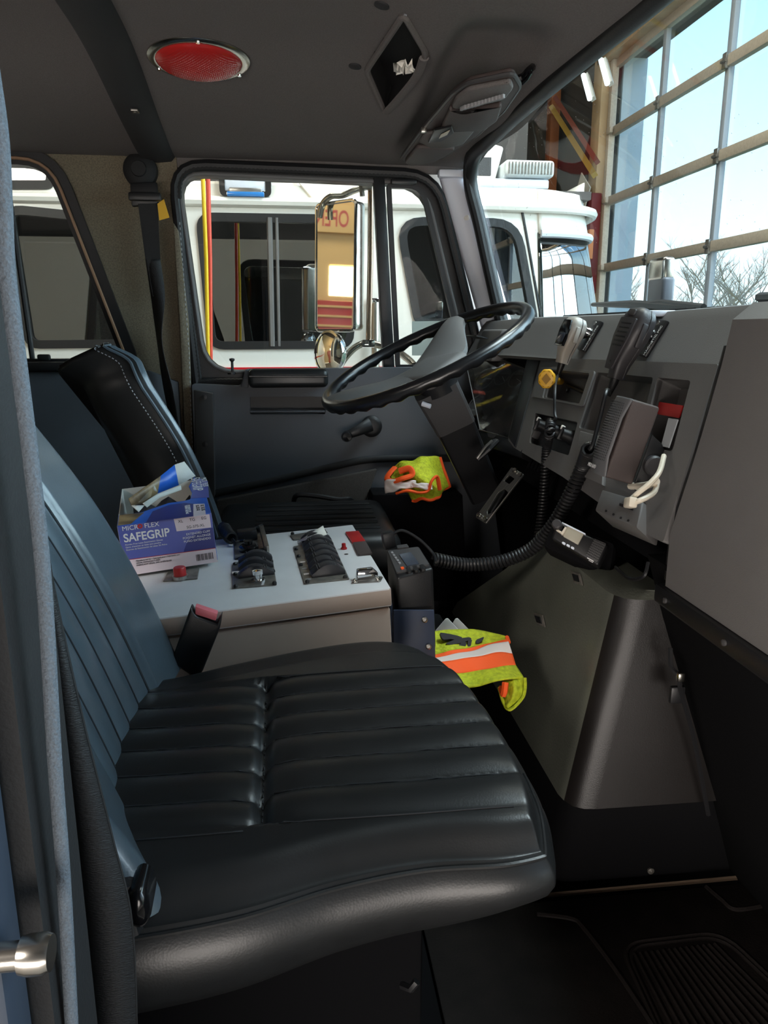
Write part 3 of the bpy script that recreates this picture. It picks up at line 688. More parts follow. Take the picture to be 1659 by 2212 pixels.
# roof light bar
a, b = at_y(1066, 364, YT+.5), at_y(1166, 402, YT+.5)
mb = MB(); mb.box((a+b)/2, (abs(b.x-a.x), .5, abs(a.z-b.z)), .02, 3); lb = obj('light_bar', mb, mat('clear_light_bar_lens', (222, 230, 232), .12, bump=.5, scale=60), T)
mb = MB()
for i in range(14): mb.box((a.x+.02+(b.x-a.x-.04)*i/13, YT+.245, (a.z+b.z)/2), (.006, .01, abs(a.z-b.z)*.7))
obj('reflector_rib', mb, M['steel_dark'], lb)
mb = MB(); mb.box(((a.x+b.x)/2-.12, YT+.5, b.z-.03), (abs(b.x-a.x)+.2, .45, .05), .01); obj('bar_base', mb, M['metal_grey'], lb)
a = at_y(1045, 365, YT+.5); mb = MB(); mb.box((0, 0, 0), (.10, .3, .2), .012, M=MX.Translation(a) @ MX.Rotation(R(14), 4, 'Y')); obj('bar_end_module', mb, M['white'], lb)
# grab handle
a, b = at_y(811, 655, YT-.07), at_y(811, 800, YT-.07)
mb = MB(); mb.tube([a+V((0, .07, 0)), a, b, b+V((0, .07, 0))], .022, 10); gh = obj('grab_handle', mb, M['chrome_dull'], T)
mb = MB(); mb.box(a+V((0, .03, .01)), (.06, .09, .03), .006); obj('handle_bracket', mb, M['chrome'], gh)

# ------------------------------------------------------------------ our own side mirror, outside the driver's door
S = thing('side_mirror', 'tall chrome side mirror with orange reflection outside the driver window', 'mirror', (.2, 2.60, .70))
ymr = 2.66
n_m = V((-.72, -.69, .03)).normalized()
ctr = at_y(724, 578, ymr); xr_ = V((0, 0, 1)).cross(n_m).normalized(); yr_ = n_m.cross(xr_)
FM = MX(((xr_.x, yr_.x, n_m.x, ctr.x), (xr_.y, yr_.y, n_m.y, ctr.y), (xr_.z, yr_.z, n_m.z, ctr.z), (0, 0, 0, 1)))
hw, hh = .088, .205
lp = [xy(p) for p in roundpoly([(-hw, -hh, 0), (hw, -hh, 0), (hw, hh, 0), (-hw, hh, 0)], .018)]
mb = MB(); mb.prism([V((p[0], p[1], -.004)) for p in lp], (0, 0, -.045), .006, M=FM); hs = obj('mirror_housing', mb, M['chrome_dull'], S)
mb = MB(); mb.tube([FM @ V((p[0], p[1], -.002)) for p in lp], .006, 8, True); obj('mirror_rim', mb, M['chrome'], S)
mb = MB(); mb.plate([(p[0]*.97, p[1]*.985) for p in lp], [], .002, FM); obj('mirror_glass', mb, M['mirror'], S)
post = [at_y(801, 384, 2.62), at_y(800, 560, 2.62), at_y(796, 742, 2.62)]
mb = MB(); mb.tube(post, .0095, 12); obj('mirror_post', mb, mat('bronze_lit_tube', (176, 150, 130), .25, 1), S)
mb = MB(); mb.tube(catmull([at_y(690, 470, 2.68), at_y(698, 440, 2.68), at_y(716, 424, 2.66), at_y(740, 422, 2.65), at_y(770, 410, 2.63), at_y(800, 402, 2.62)], 6), .010, 10); ua = obj('upper_arm', mb, M['chrome_dull'], S)
mb = MB(); mb.box(at_y(792, 402, 2.60), (.035, .03, .022), .005); mb.tube([at_y(780, 398, 2.6), at_y(783, 424, 2.6)], .008, 8); obj('clamp', mb, M['steel_dark'], ua)
mb = MB(); mb.tube(catmull([at_y(728, 800, 2.60), at_y(748, 770, 2.60), at_y(772, 748, 2.61), at_y(800, 742, 2.62), at_y(850, 756, 2.58), at_y(880, 775, 2.50), at_y(895, 790, 2.452)], 6), .012, 10); obj('lower_arm', mb, M['chrome_dull'], S)
mb = MB(); mb.box(at_y(795, 742, 2.60), (.045, .03, .026), .006); obj('lower_clamp', mb, M['chrome'], S)
n2 = V((-.80, -.6, .05)).normalized(); c2 = at_y(710, 762, 2.60); x2 = V((0, 0, 1)).cross(n2).normalized(); y2 = n2.cross(x2)
F2 = MX(((x2.x, y2.x, n2.x, c2.x), (x2.y, y2.y, n2.y, c2.y), (x2.z, y2.z, n2.z, c2.z), (0, 0, 0, 1)))
mb = MB(); mb.lathe(F2, [(.0001, -.05), (.04, -.045), (.068, -.02), (.073, -.004), (.073, .004), (.066, .006)], 36); cv = obj('convex_mirror', mb, M['chrome'], S)
mb = MB(); mb.lathe(F2, [(.067, .003), (.05, .010), (.025, .0145), (.0001, .016)], 36); obj('convex_glass', mb, M['mirror'], cv, sharp=0)

# hoses hanging between the trucks
for nm, m_, x0, x1, lab in (('yellow_hose', 'yellow', 435, 450, 'thin yellow air hose hanging between the two trucks'), ('red_hose', 'red_hose', 447, 455, 'red air hose hanging beside the yellow one between the trucks')):
    yh = 3.0 if nm[0] == 'y' else 3.2; a, b = at_y(x0, 300, yh), at_y(x1, 800, yh); top = a+(a-b)*3.4; mb = MB(); mb.tube([top, a, (a+b)/2+V((.004, 0, 0)), b, b+(b-a)*1.1], .0075 if nm[0] == 'y' else .009, 10); tag(obj(nm, mb, M[m_]), lab, 'hose')
# fender spot mirror and wiper of our own truck
hm = thing('hood_mirror', 'small upright chrome-backed mirror on our front fender beyond the dash', 'mirror', at_x(1430, 670, 1.12))
a, b = at_x(1414, 560, 1.12), at_x(1444, 606, 1.12)
c = (a+b)/2; mb = MB(); mb.box(c, (.04, abs(a.y-b.y), abs(a.z-b.z)), .012, 3); obj('mirror_shell', mb, M['chrome_dull'], hm)
a, b = at_x(1412, 610, 1.12), at_x(1442, 660, 1.12); c = (a+b)/2; mb = MB(); mb.box(c, (.04, abs(a.y-b.y), abs(a.z-b.z)+.02), .01, 3); obj('lower_shell', mb, mat('dark_shell', (96, 100, 110), .4), hm)
mb = MB(); mb.tube([at_x(1430, 640, 1.12), at_x(1432, 720, 1.12)], .012, 8); obj('mirror_stalk', mb, M['black'], hm)
wp = thing('windshield_wiper', 'black wiper lying along the base of the windshield', 'wiper', at_x(1380, 664, .92))
a, b = at_x(1280, 658, .93), at_x(1490, 668, .90)
mb = MB(); mb.tube([a, a*.5+b*.5+V((0, 0, .006)), b], [.006, .011, .012], 6); obj('wiper_blade', mb, M['rubber'], wp)
mb = MB(); mb.tube([at_x(1368, 662, .91), at_x(1430, 654, .91), at_x(1520, 664, .89)], .008, 6); obj('wiper_arm', mb, M['black'], wp)
mb = MB(); a, b = at_x(1640, 642, .90), at_x(1700, 640, .88); mb.tube([a, b], .009, 6); obj('wiper_pivot', mb, M['black'], wp)

# ================================================================== DASHBOARD
A_ = V((.655, 0, .88)); vs_ = V((.095, 0, .22)).normalized(); n_d = V((-vs_.z, 0, vs_.x))
DF = MX(((0, vs_.x, n_d.x, A_.x), (-1, vs_.y, n_d.y, 0), (0, vs_.z, n_d.z, A_.z), (0, 0, 0, 1)))     # local x = towards the passenger, y = up the slope, z = out of the panel
DFi = DF.inverted()
def dl(px, py, h=0): p = DFi @ at_p(px, py, A_+n_d*h, n_d); return (p.x, p.y)
def dw(px, py, h=0): return at_p(px, py, A_+n_d*h, n_d)
DB = thing('dashboard', 'grey truck dashboard with dials, knobs and recessed pockets below the windshield', 'dashboard', (.7, 1.3, .55))
def off(Y): return -.10*max(0, (Y-1.72)/.6)**1.4
# upper pad
prof = [(.98, .945), (.80, .978), (.745, .988), (.722, .985), (.708, .968), (.668, .892), (.660, .884), (.672, .876)]
prof = [V((a, 0, b)) for a, b in prof]
ys_ = [.36+.05*i for i in range(41)]+[2.37]
mb = MB(); mb.grid([[V((p.x+off(Y)*(1 if p.x < .9 else .4), Y, p.z-.006*sm(2.1, 2.37, Y)+.006*sm(1.6, 1.0, Y))) for p in prof] for Y in ys_]); pad = obj('upper_pad', mb, M['dash'], DB, sharp=40)
# centre panel with recesses
cp = [dl(1146, 771), dl(1552, 786), dl(1432, 1172), dl(1372, 1142), dl(1215, 1030), dl(1095, 958)]
cp = [xy(p) for p in roundpoly([(p[0], p[1], 0) for p in cp], .006)]
def quad(pts, r=.008): return [xy(p) for p in roundpoly([(p[0], p[1], 0) for p in [dl(*q) for q in pts]], r)]
H1 = quad([(1192, 801), (1274, 809), (1252, 872), (1178, 858)])
H2 = quad([(1156, 892), (1248, 912), (1228, 984), (1143, 956)])
H3 = quad([(1289, 804), (1411, 815), (1376, 950), (1250, 924)])
H4 = quad([(1420, 815), (1492, 822), (1452, 975), (1384, 960)])
H5 = quad([(1318, 1070), (1385, 1100), (1378, 1128), (1318, 1098)], .004)
mb = MB(); mb.plate(cp, [H1, H2, H3, H4], .012, DF); pan = obj('centre_panel', mb, M['dash'], DB, bevel=.002)
def pan_recess(nm, hole, depth, m_):
    mb = MB(); n = len(hole)
    ins = [(p[0], p[1]) for p in hole]
    rows = [[DF @ V((p[0], p[1], -.004)) for p in ins+ins[:1]], [DF @ V((p[0], p[1], -depth)) for p in ins+ins[:1]]]
    mb.grid(rows); mb.add([DF @ V((p[0], p[1], -depth)) for p in ins], [tuple(range(n))]); return obj(nm, mb, m_, DB, recalc=False)
r1 = pan_recess('pocket_recess', H1, .035, M['dash_dark'])
r2 = pan_recess('control_recess', H2, .02, M['black'])
r3 = pan_recess('radio_recess', H3, .04, M['dash'])
r4 = pan_recess('slot_recess', H4, .05, M['dash'])
# raised surround of the pocket, vertical seams
mb = MB(); so = quad([(1170, 792), (1288, 803), (1262, 880), (1152, 858)], .008); ring_in = quad([(1190, 799), (1277, 808), (1254, 875), (1174, 860)], .008)
mb.plate(so, [ring_in], .004, DF @ MX.Translation((0, 0, .004))); obj('pocket_surround', mb, M['dash'], DB, bevel=.0015)
mb = MB(); p = dw(1228, 842, -.034); mb.lathe(fr(p, (0, -1, 0), vs_), [(.007, 0), (.007, .004), (.0001, .005)], 12); mb.tube([dw(1225, 832, -.03), dw(1268, 850, -.03)], .005, 8); obj('pocket_valve', mb, M['black'], r1)
# yellow push-pull knob
kn = dw(1182, 818, .075); k0 = dw(1212, 824, -.03)
mb = MB(); mb.tube([k0, kn], [.008, .010], 14); stem = obj('knob_stem', mb, M['amber'], DB)
kx = (kn-k0).normalized(); KF = fr(kn, kx.cross(V((0, 0, 1))), V((0, 0, 1)))
Fz = V((KF[0][2], KF[1][2], KF[2][2]))
sgn = 1 if Fz.dot(kx) > 0 else -1
mb = MB(); pts = [xy(p) for p in roundpoly([(.019*math.cos(a*math.pi/4+.39), .022*math.sin(a*math.pi/4+.39), 0) for a in range(8)], .004)]
mb.prism([V((p[0], p[1], -.004*sgn)) for p in pts], (0, 0, .018*sgn), .004, M=KF); kb = obj('knob_cap', mb, M['amber'], stem)
mb = MB(); mb.prism([V((.010*math.cos(a*math.pi/2), .012*math.sin(a*math.pi/2), .0142*sgn)) for a in range(4)], (0, 0, .0008*sgn), M=KF); obj('knob_mark', mb, mat('knob_print', (150, 108, 20), .6), stem)
# heater controls
for i, (px, py) in enumerate(((1186, 928), (1212, 936), (1240, 948))):
    a = dw(px, py, -.018); Fk = fr(a, (0, -1, 0), vs_)
    mb = MB(); mb.lathe(Fk, [(.016, 0), (.017, .006), (.014, .016), (.012, .032), (.0001, .033)], 20); k_ = obj('heater_knob', mb, M['black'], DB)
    mb = MB(); mb.box((0, 0, .030), (.007, .03, .014), .002, M=Fk); mb.box((0, .012, .034), (.005, .010, .010), .002, mi=1, M=Fk); obj('knob_grip', mb, [M['black'], M['white']], k_)
mb = MB(); a = dw(1160, 935, -.012); mb.box((0, 0, 0), (.006, .03, .02), .002, M=fr(a, (0, -1, 0), vs_)); obj('control_slider', mb, M['dash_dark'], DB)
# stickers in the right slot
q = [dl(1424, 868, -.012), dl(1475, 876, -.012), dl(1466, 903, -.012), dl(1418, 894, -.012)]
mb = MB(); mb.prism([V((p[0], p[1], -.014)) for p in q], (0, 0, .002), M=DF); obj('red_sticker', mb, M['red'], DB)
mb = MB(); mb.prism([V((*dl(a, b, .003), .003)) for a, b in ((1446, 904), (1466, 907), (1446, 968), (1430, 964))], (0, 0, .002), M=DF); wst = obj('white_sticker', mb, M['label_grey'], DB)
# lower blank panel beneath the radio slot
mb = MB(); mb.prism([V((*dl(a, b, .008), -.002)) for a, b in ((1252, 930), (1306, 945), (1300, 1048), (1238, 1020))], (0, 0, .010), .002, M=DF); obj('blank_cover', mb, M['dash'], DB)
# ash tray drawer under the panel
at = [(1300, 1056), (1388, 1082), (1375, 1140), (1284, 1102)]
AP, AN = V((.54, 0, .66)), V((-.75, 0, .66)).normalized()
q = [at_p(a, b, AP, AN) for a, b in at]
mb = MB(); mb.prism(q, AN*-.05, .004); ash = obj('ash_tray', mb, M['dash'], DB)
q2 = [at_p(a, b, AP+AN*.002, AN) for a, b in ((1340, 1088), (1368, 1098), (1367, 1103), (1339, 1093))]
mb = MB(); mb.prism(q2, AN*.002); obj('tray_slot', mb, M['label_black'], ash)
for a, b in ((1310, 1104), (1326, 1112), (1342, 1119), (1358, 1125)):
    mb = MB(); mb.lathe(fr(at_p(a, b, AP+AN*.001, AN), (0, -1, 0), vs_), [(.002, 0), (.002, .002), (.0001, .002)], 8); obj('tray_rivet', mb, M['black'], ash)
# instrument cluster, turned towards the driver
cq = [V(dw(1140, 768, .0)), V(dw(1098, 945, .0)), at_y(1036, 928, 2.02), at_y(1002, 766, 2.33)]
cn = (cq[1]-cq[0]).cross(cq[3]-cq[0]).normalized()
if cn.dot(CAM-cq[0]) < 0: cn = -cn
mb = MB(); mb.prism([p-cn*.05 for p in cq], cn*.012); cl = obj('instrument_panel', mb, M['dash_dark'], DB)
CFm = fr(cq[0]-cn*.037, cq[3]-cq[0], cq[1]-cq[0])
exv = (cq[3]-cq[0]); eyv = (cq[1]-cq[0])
rndc = random.Random(4)
for (u, v_, r_) in ((.2, .22, .030), (.42, .2, .030), (.68, .24, .040), (.2, .5, .026), (.42, .48, .026), (.70, .6, .036)):
    p = cq[0]+exv*u+eyv*v_-cn*.037; G = fr(p, exv, cn.cross(exv))
    mb = MB(); mb.lathe(fr(p, exv, cn.cross(exv)) if fr(p, exv, cn.cross(exv)).col[2].xyz.dot(cn) > 0 else fr(p, -exv, cn.cross(exv)), [(r_, 0), (r_, .006), (r_*.88, .006), (r_*.88, .002), (.0001, .002)], 24); gg = obj('gauge', mb, M['gauge'], cl)
    mb = MB(); a_ = rndc.uniform(2, 5); mb.tube([p+cn*.004, p+cn*.004+(exv.normalized()*math.cos(a_)+eyv.normalized()*math.sin(a_))*r_*.7], .0012, 4); obj('needle', mb, M['label_white'], gg)
for i in range(16):
    mb = MB(); p = cq[0]+exv*(.15+.2*(i % 4))+eyv*(.66+.075*(i//4))-cn*.036; mb.box((0, 0, 0), (.018, .008, .003), .001, M=fr(p, exv, eyv)); obj('warning_tell_tale', mb, M['label_grey'], cl)
mb = MB(); mb.prism([p-cn*.004 for p in cq], cn*.002); obj('cluster_lens', mb, M['lens'], DB)
mb = MB(); rr = cq+cq[:1]; mb.tube([p-cn*.002 for p in cq], .002, 6, True); obj('lens_edge', mb, M['dash_dark'], DB)
mb = MB(); mb.prism([dw(1140, 768, .004), dw(1166, 772, .004), dw(1112, 966, .004), dw(1098, 945, .004)], -n_d*.06, .002); obj('cluster_side_trim', mb, M['black'], DB)
mb = MB(); mb.prism([at_y(1032, 930, 2.15), dw(1098, 947), dw(1130, 968), dw(1125, 990), at_y(1040, 960, 2.12)], V((.05, .02, -.02)), .003); obj('cluster_lower_trim', mb, M['black'], DB)
# glove panel on the passenger side
def gp_x(z): return interp([.571, .654, .773, .888, .901, .966], [.56, .56, .589, .613, .615, .625], z)
rows = []
for Y in [.36+.0375*i for i in range(18)]+[1.04, 1.05]:
    e_ = 1
    rows.append([V((gp_x(z)+(.006 if Y > 1.045 else 0), Y, z)) for z in (.572, .578, .60, .62, .635, .645, .654, .66, .70, .75, .8, .85, .9, .93, .955, .966)]+[V((.66, Y, .990)), V((.76, Y, .994))])
mb = MB(); mb.grid(rows); gl = obj('glove_panel', mb, M['dash'], DB, sharp=30, recalc=False)
mb = MB(); mb.prism([V((gp_x(.93)+.008, 1.053, .93)), V((gp_x(.773)+.008, 1.053, .773)), V((gp_x(.66)+.008, 1.053, .66)), V((gp_x(.59)+.008, 1.053, .575)), V((.66, 1.053, .575)), V((.72, 1.053, .93))], (0, .008, 0), .001); obj('panel_gap', mb, M['rubber'], DB)
mb = MB(); mb.box((.572, .70, .556), (.04, .72, .030), .005)
lr = obj('lower_rail', mb, M['black'], DB)
for y in (1.02, .86, .70, .52):
    mb = MB(); mb.lathe(fr((.551, y, .556), (0, -1, 0), (0, 0, 1)), [(.0045, -.002), (.0045, .002), (.0001, .003)], 10); obj('rail_screw', mb, M['dash_dark'], lr)
# dark under-dash body
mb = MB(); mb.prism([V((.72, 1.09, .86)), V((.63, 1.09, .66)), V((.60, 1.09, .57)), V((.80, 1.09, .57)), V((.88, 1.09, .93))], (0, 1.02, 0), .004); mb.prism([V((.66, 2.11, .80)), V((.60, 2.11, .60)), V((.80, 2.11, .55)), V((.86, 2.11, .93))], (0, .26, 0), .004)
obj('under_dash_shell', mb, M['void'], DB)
mb = MB()
for i in range(7): a = at_p(1148+7*i, 992+3*i, AP+V((.06, 0, 0)), AN); mb.box((0, 0, 0), (.003, .045, .006), .001, M=fr(a, (0, -1, 0), vs_))
obj('vent_louver', mb, M['void'], DB)
mb = MB(); mb.prism([V((.575, 2.17, .865)), V((.56, 2.33, .865)), V((.59, 2.33, .955)), V((.605, 2.17, .955))], (.05, 0, 0), .006); obj('end_pod', mb, M['dash'], DB)
mb = MB(); a = at_y(1030, 728, 2.16); mb.box((0, 0, 0), (.07, .004, .04), .004, M=fr(a, (-.2, .9, 0), (.2, 0, 1))); obj('end_pod_vent', mb, M['black'], DB)
mb = MB(); tp_ = [at_x(1395, 672, .725), at_x(1418, 672, .725)]; mb.box((.716, 1.445, .983), (.05, .038, .012), .003, M=EYE); obj('pad_tape_patch', mb, M['metal_grey'], DB)

# ------------------------------------------------------------------ steering wheel and column
WC = at_y(918, 768, 1.86); wn = V((-.425, -.105, .90)).normalized()
e1 = V((.9, 0, .425)); e1 = (e1-wn*e1.dot(wn)).normalized(); e2 = wn.cross(e1)
if e2.y < 0: e2 = -e2
WF = MX(((e1.x, e2.x, wn.x, WC.x), (e1.y, e2.y, wn.y, WC.y), (e1.z, e2.z, wn.z, WC.z), (0, 0, 0, 1)))
SW = thing('steering_wheel', 'large black truck steering wheel with a wide grey two-spoke pad', 'steering wheel', WC-V((0, 0, .25)))
RW = .262
mb = MB(); N = 160; vs = []; n = 14; rows = []
for i in range(N):
    a = 2*math.pi*i/N; c = V((math.cos(a)*RW, math.sin(a)*RW, 0)); ra = V((math.cos(a), math.sin(a), 0)); row = []
    for k in range(n):
        b = 2*math.pi*k/n; r_ = .0155
        low = max(0, -math.sin(b)); r_ += .0028*low*math.sin(a*36)
        row.append(WF @ (c+ra*(math.cos(b)*r_)+V((0, 0, math.sin(b)*r_))))
    rows.append(row)
rows.append(rows[0]); mb.grid(rows, 0, True); obj('rim', mb, M['rim'], SW, sharp=0)
def spoke(a0, w0, w1):
    rows = []
    for i in range(13):
        t = i/12; r_ = RW*(.985-.985*t); zz = -.036*sm(0, .75, t)+.004
        wd = w0+(w1-w0)*sm(0, .8, t); d = V((math.cos(a0), math.sin(a0), 0)); s_ = V((-d.y, d.x, 0))
        rows.append([WF @ (d*r_+s_*(wd*u)+V((0, 0, zz+.012*(1-abs(u)**3)))) for u in (-1, -.85, -.5, 0, .5, .85, 1)]+[WF @ (d*r_+s_*(wd*u)+V((0, 0, zz-.014))) for u in (1, 0, -1)])
    mb = MB(); mb.grid(rows, 0, True); return mb
SPA = R(57); SPB = R(186)
obj('spoke', spoke(SPA, .034, .075), M['dash'], SW, sharp=50); obj('spoke', spoke(SPB, .050, .080), M['dash'], SW, sharp=50)
mb = MB(); mb.box((-.01, .015, -.040), (.15, .15, .040), .018, 4, M=WF @ MX.Rotation((SPA+SPB)/2, 4, 'Z')); obj('hub_pad', mb, M['dash'], SW)
mb = MB(); mb.lathe(WF, [(.05, -.07), (.045, -.10), (.0001, -.10)], 20); obj('hub_collar', mb, M['black'], SW)
SC = thing('steering_column', 'black steering column shroud running from the wheel down under the dash', 'steering column', WC+V((.2, .05, -.5)))
ax = (at_y(1030, 1010, 1.98)-at_y(950, 850, 1.90)).normalized()
p0, p1, p2 = at_y(940, 835, 1.89), at_y(972, 895, 1.92), at_y(1045, 1060, 1.99)
def sq(p, d, wx, wy, up):
    d = V(d).normalized(); u = V(up); u = (u-d*u.dot(d)).normalized(); s_ = d.cross(u); return [xyz for xyz in roundpoly([p+u*wy+s_*wx, p-u*wy+s_*wx, p-u*wy-s_*wx, p+u*wy-s_*wx], .016, 3)]
d_ = (p2-p0)
mb = MB(); L1 = sq(p0-d_*.03, d_, .058, .056, (1, 0, 0)); L2 = sq(p1+d_*.06, d_, .055, .052, (1, 0, 0)); mb.grid([L1+L1[:1], L2+L2[:1]]); mb.add(L1, [tuple(range(len(L1)))]); obj('upper_shroud', mb, M['jamb'] if False else M['dash_dark'], SC, sharp=30)
mb = MB(); L1 = sq(p1+d_*.04, d_, .052, .05, (1, 0, 0)); L2 = sq(p2, d_, .046, .044, (1, 0, 0)); mb.grid([L1+L1[:1], L2+L2[:1]]); obj('lower_shroud', mb, M['black'], SC, sharp=30)
mb = MB(); mb.tube([at_y(912, 872, 1.84), at_y(930, 878, 1.83)], .006, 8); obj('tilt_screw', mb, M['metal_grey'], SC)
mb = MB(); mb.tube(catmull([at_y(955, 945, 2.0), at_y(985, 1000, 2.02), at_y(1008, 1045, 2.04)], 5), .004, 6); obj('column_rod', mb, M['thread'], SC)
lv = thing('column_lever', 'short silver-edged lever below the steering column', 'lever', at_y(1052, 980, 1.80))
mb = MB(); a, b = at_y(1031, 992, 1.80), at_y(1070, 954, 1.82); mb.tube([a, a*.5+b*.5+V((0, -.01, .004)), b], [.010, .015, .014], 10, flat=.6); obj('lever_grip', mb, M['black'], lv)
mb = MB(); mb.tube([at_y(1030, 990, 1.785), at_y(1048, 966, 1.785), at_y(1063, 952, 1.795)], .0035, 6); obj('bright_edge', mb, M['steel'], lv)

# steel slotted bracket below the dash
bk = thing('slotted_bracket', 'bare steel slotted bracket plate hanging under the dash by the column', 'bracket', at_y(1080, 1120, 1.68))
BP, BN = at_y(1080, 1070, 1.68), V((-.72, -.35, .6)).normalized()
def bq(pts, h=0): return [at_p(a, b, BP+BN*h, BN) for a, b in pts]
bo = bq([(1027, 1117), (1049, 1131), (1131, 1024), (1105, 1009)]); bh = [bq([(1052, 1104), (1076, 1064), (1090, 1056), (1098, 1064), (1066, 1106), (1053, 1112)]), bq([(1088, 1038), (1100, 1026), (1112, 1034), (1100, 1046)])]
BF = fr(bo[0], bo[1]-bo[0], bo[3]-bo[0]); BFi = BF.inverted()
loc2 = lambda ps: [xy(BFi @ p) for p in ps]
mb = MB(); mb.plate([xy(p) for p in roundpoly([(p[0], p[1], 0) for p in loc2(bo)], .004)], [[xy(p) for p in roundpoly([(p[0], p[1], 0) for p in loc2(h)], .004)] for h in bh], .004, BF); obj('plate', mb, M['steel'], bk, bevel=.0012)
for a, b in ((1035, 1113), (1049, 1122), (1112, 1017), (1124, 1026)):
    mb = MB(); p = at_p(a, b, BP+BN*.002, BN); mb.lathe(fr(p, BN.cross(V((0, 0, 1))), BN.cross(BN.cross(V((0, 0, 1)))) ) if fr(p, BN.cross(V((0, 0, 1))), BN.cross(BN.cross(V((0, 0, 1))))).col[2].xyz.dot(BN) > 0 else fr(p, V((0, 0, 1)).cross(BN), BN.cross(BN.cross(V((0, 0, 1))))), [(.006, 0), (.006, .004), (.0001, .005)], 10); obj('bolt', mb, M['chrome_dull'], bk)
mb = MB(); q = bq([(1054, 1108), (1080, 1062), (1094, 1062), (1064, 1110)], -.02); mb.prism(q, BN*.006, .002); obj('rubber_insert', mb, M['rubber'], bk)

# ================================================================== ENGINE COVER
def ecx(z): return .446+(z-.157)*.219
EC = thing('engine_cover', 'grey-green sloping engine cover between the footwells with two latch holes', 'engine cover', (.5, 1.35, .0))
def ec_row(z, dx=0, dy=0):
    yn = interp([0, .157, .527], [1.09, 1.085, 1.12], z)+dy; yf = interp([0, .2, .481], [2.15, 2.0, 1.55], z); x = ecx(z)+dx
    return [V((x, yf, z)), V((x, yf*.5+yn*.5, z)), V((x, yn+.05, z)), V((x+.004, yn+.03, z)), V((x+.014, yn+.012, z)), V((x+.030, yn+.003, z)), V((x+.05, yn, z)), V((x+.2, yn-.002, z)), V((.80, yn-.004, z))]
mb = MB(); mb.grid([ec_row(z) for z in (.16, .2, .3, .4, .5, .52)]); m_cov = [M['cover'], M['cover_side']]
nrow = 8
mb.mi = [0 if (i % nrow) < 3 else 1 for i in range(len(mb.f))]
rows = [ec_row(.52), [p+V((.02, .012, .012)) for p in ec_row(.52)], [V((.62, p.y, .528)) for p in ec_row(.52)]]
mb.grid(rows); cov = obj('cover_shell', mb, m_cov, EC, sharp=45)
mb = MB(); mb.grid([ec_row(z, .012, .012) for z in (-.02, .05, .17)]); obj('lower_skirt', mb, M['void'], EC, sharp=45)
for q in ((1248, 1250), (1167, 1340)):
    a, b, c, d = [at_p(q[0]+u, q[1]+v_, (ecx(.4), 0, .4), (-1, 0, .219)) for u, v_ in ((-12, -16), (8, -10), (14, 16), (-4, 10))]
    off_ = V((-.004, 0, .001)); mb = MB(); mb.prism([p+off_ for p in (a, b, c, d)], (.003, 0, 0), .001); lh = obj('latch_plate', mb, M['steel_dark'], EC)
    cc = (a+b+c+d)/4; mb = MB(); mb.prism([cc+(p-cc)*.55+off_*1.6 for p in (a, b, c, d)], (.003, 0, 0)); obj('latch_hole', mb, M['rubber'], lh)
mb = MB(); p = at_y(1405, 1880, 1.099); mb.lathe(fr(p, (1, 0, 0), (0, 0, 1)), [(.006, -.01), (.006, .003), (.0001, .005)], 12); obj('skirt_bolt', mb, M['steel_dark'], EC)
mb = MB(); mb.tube([V((.35, 1.078, .004)), V((.78, 1.078, .004))], .004, 6); obj('base_strip', mb, M['thread'], EC)

# floor mat with ribbed pad
mb = MB()
mb.box((.55, .74, .004), (.72, .64, .008), .003)
def fz(px, py): return at_z(px, py, .009)
mb.tube(catmull([fz(1160, 1975), fz(1235, 1985), fz(1262, 2006), fz(1330, 2095), fz(1420, 2230)], 6), .004, 6)
mb.tube(catmull([fz(1659, 1955), fz(1590, 1965), fz(1560, 1945), fz(1525, 1915)], 6), .004, 6)
padq = roundpoly([fz(1337, 2040), fz(1560, 2014), fz(1800, 2240), fz(1470, 2330)], .04, 6)
mb.tube(padq, .004, 6, True); c_ = sum(padq, V())/len(padq); mb.tube([c_+(p-c_)*.93 for p in padq], .003, 6, True)
for i in range(15):
    t = (i+.7)/15.4; a = fz(1362, 2062)*(1-t)+fz(1552, 2038)*t; b = fz(1490, 2320)*(1-t)+fz(1760, 2240)*t; mb.tube([a, b], .0032, 6)
tag(obj('floor_mat', mb, M['mat'], sharp=35), 'black rubber floor mat with ribbed heel pad in the passenger footwell', 'floor mat')
# small heater box and cable on the passenger side
hb = thing('cable_clamp', 'black cable with a brass-coloured clip on the passenger side firewall', 'clip', at_y(1468, 1500, 1.06))
mb = MB(); mb.tube(catmull([at_y(1448, 1400, 1.06), at_y(1450, 1440, 1.05), at_y(1468, 1462, 1.04), at_y(1470, 1490, 1.04), at_y(1500, 1600, 1.05), at_y(1530, 1760, 1.06)], 6), .004, 6); obj('cable', mb, M['rubber'], hb)
mb = MB(); mb.box(at_y(1470, 1462, 1.035), (.012, .01, .016), .003); obj('clip_end', mb, M['chrome_dull'], hb)
mb = MB(); mb.box(at_y(1462, 1500, 1.045), (.025, .01, .03), .004); obj('clip_base', mb, M['black'], hb)

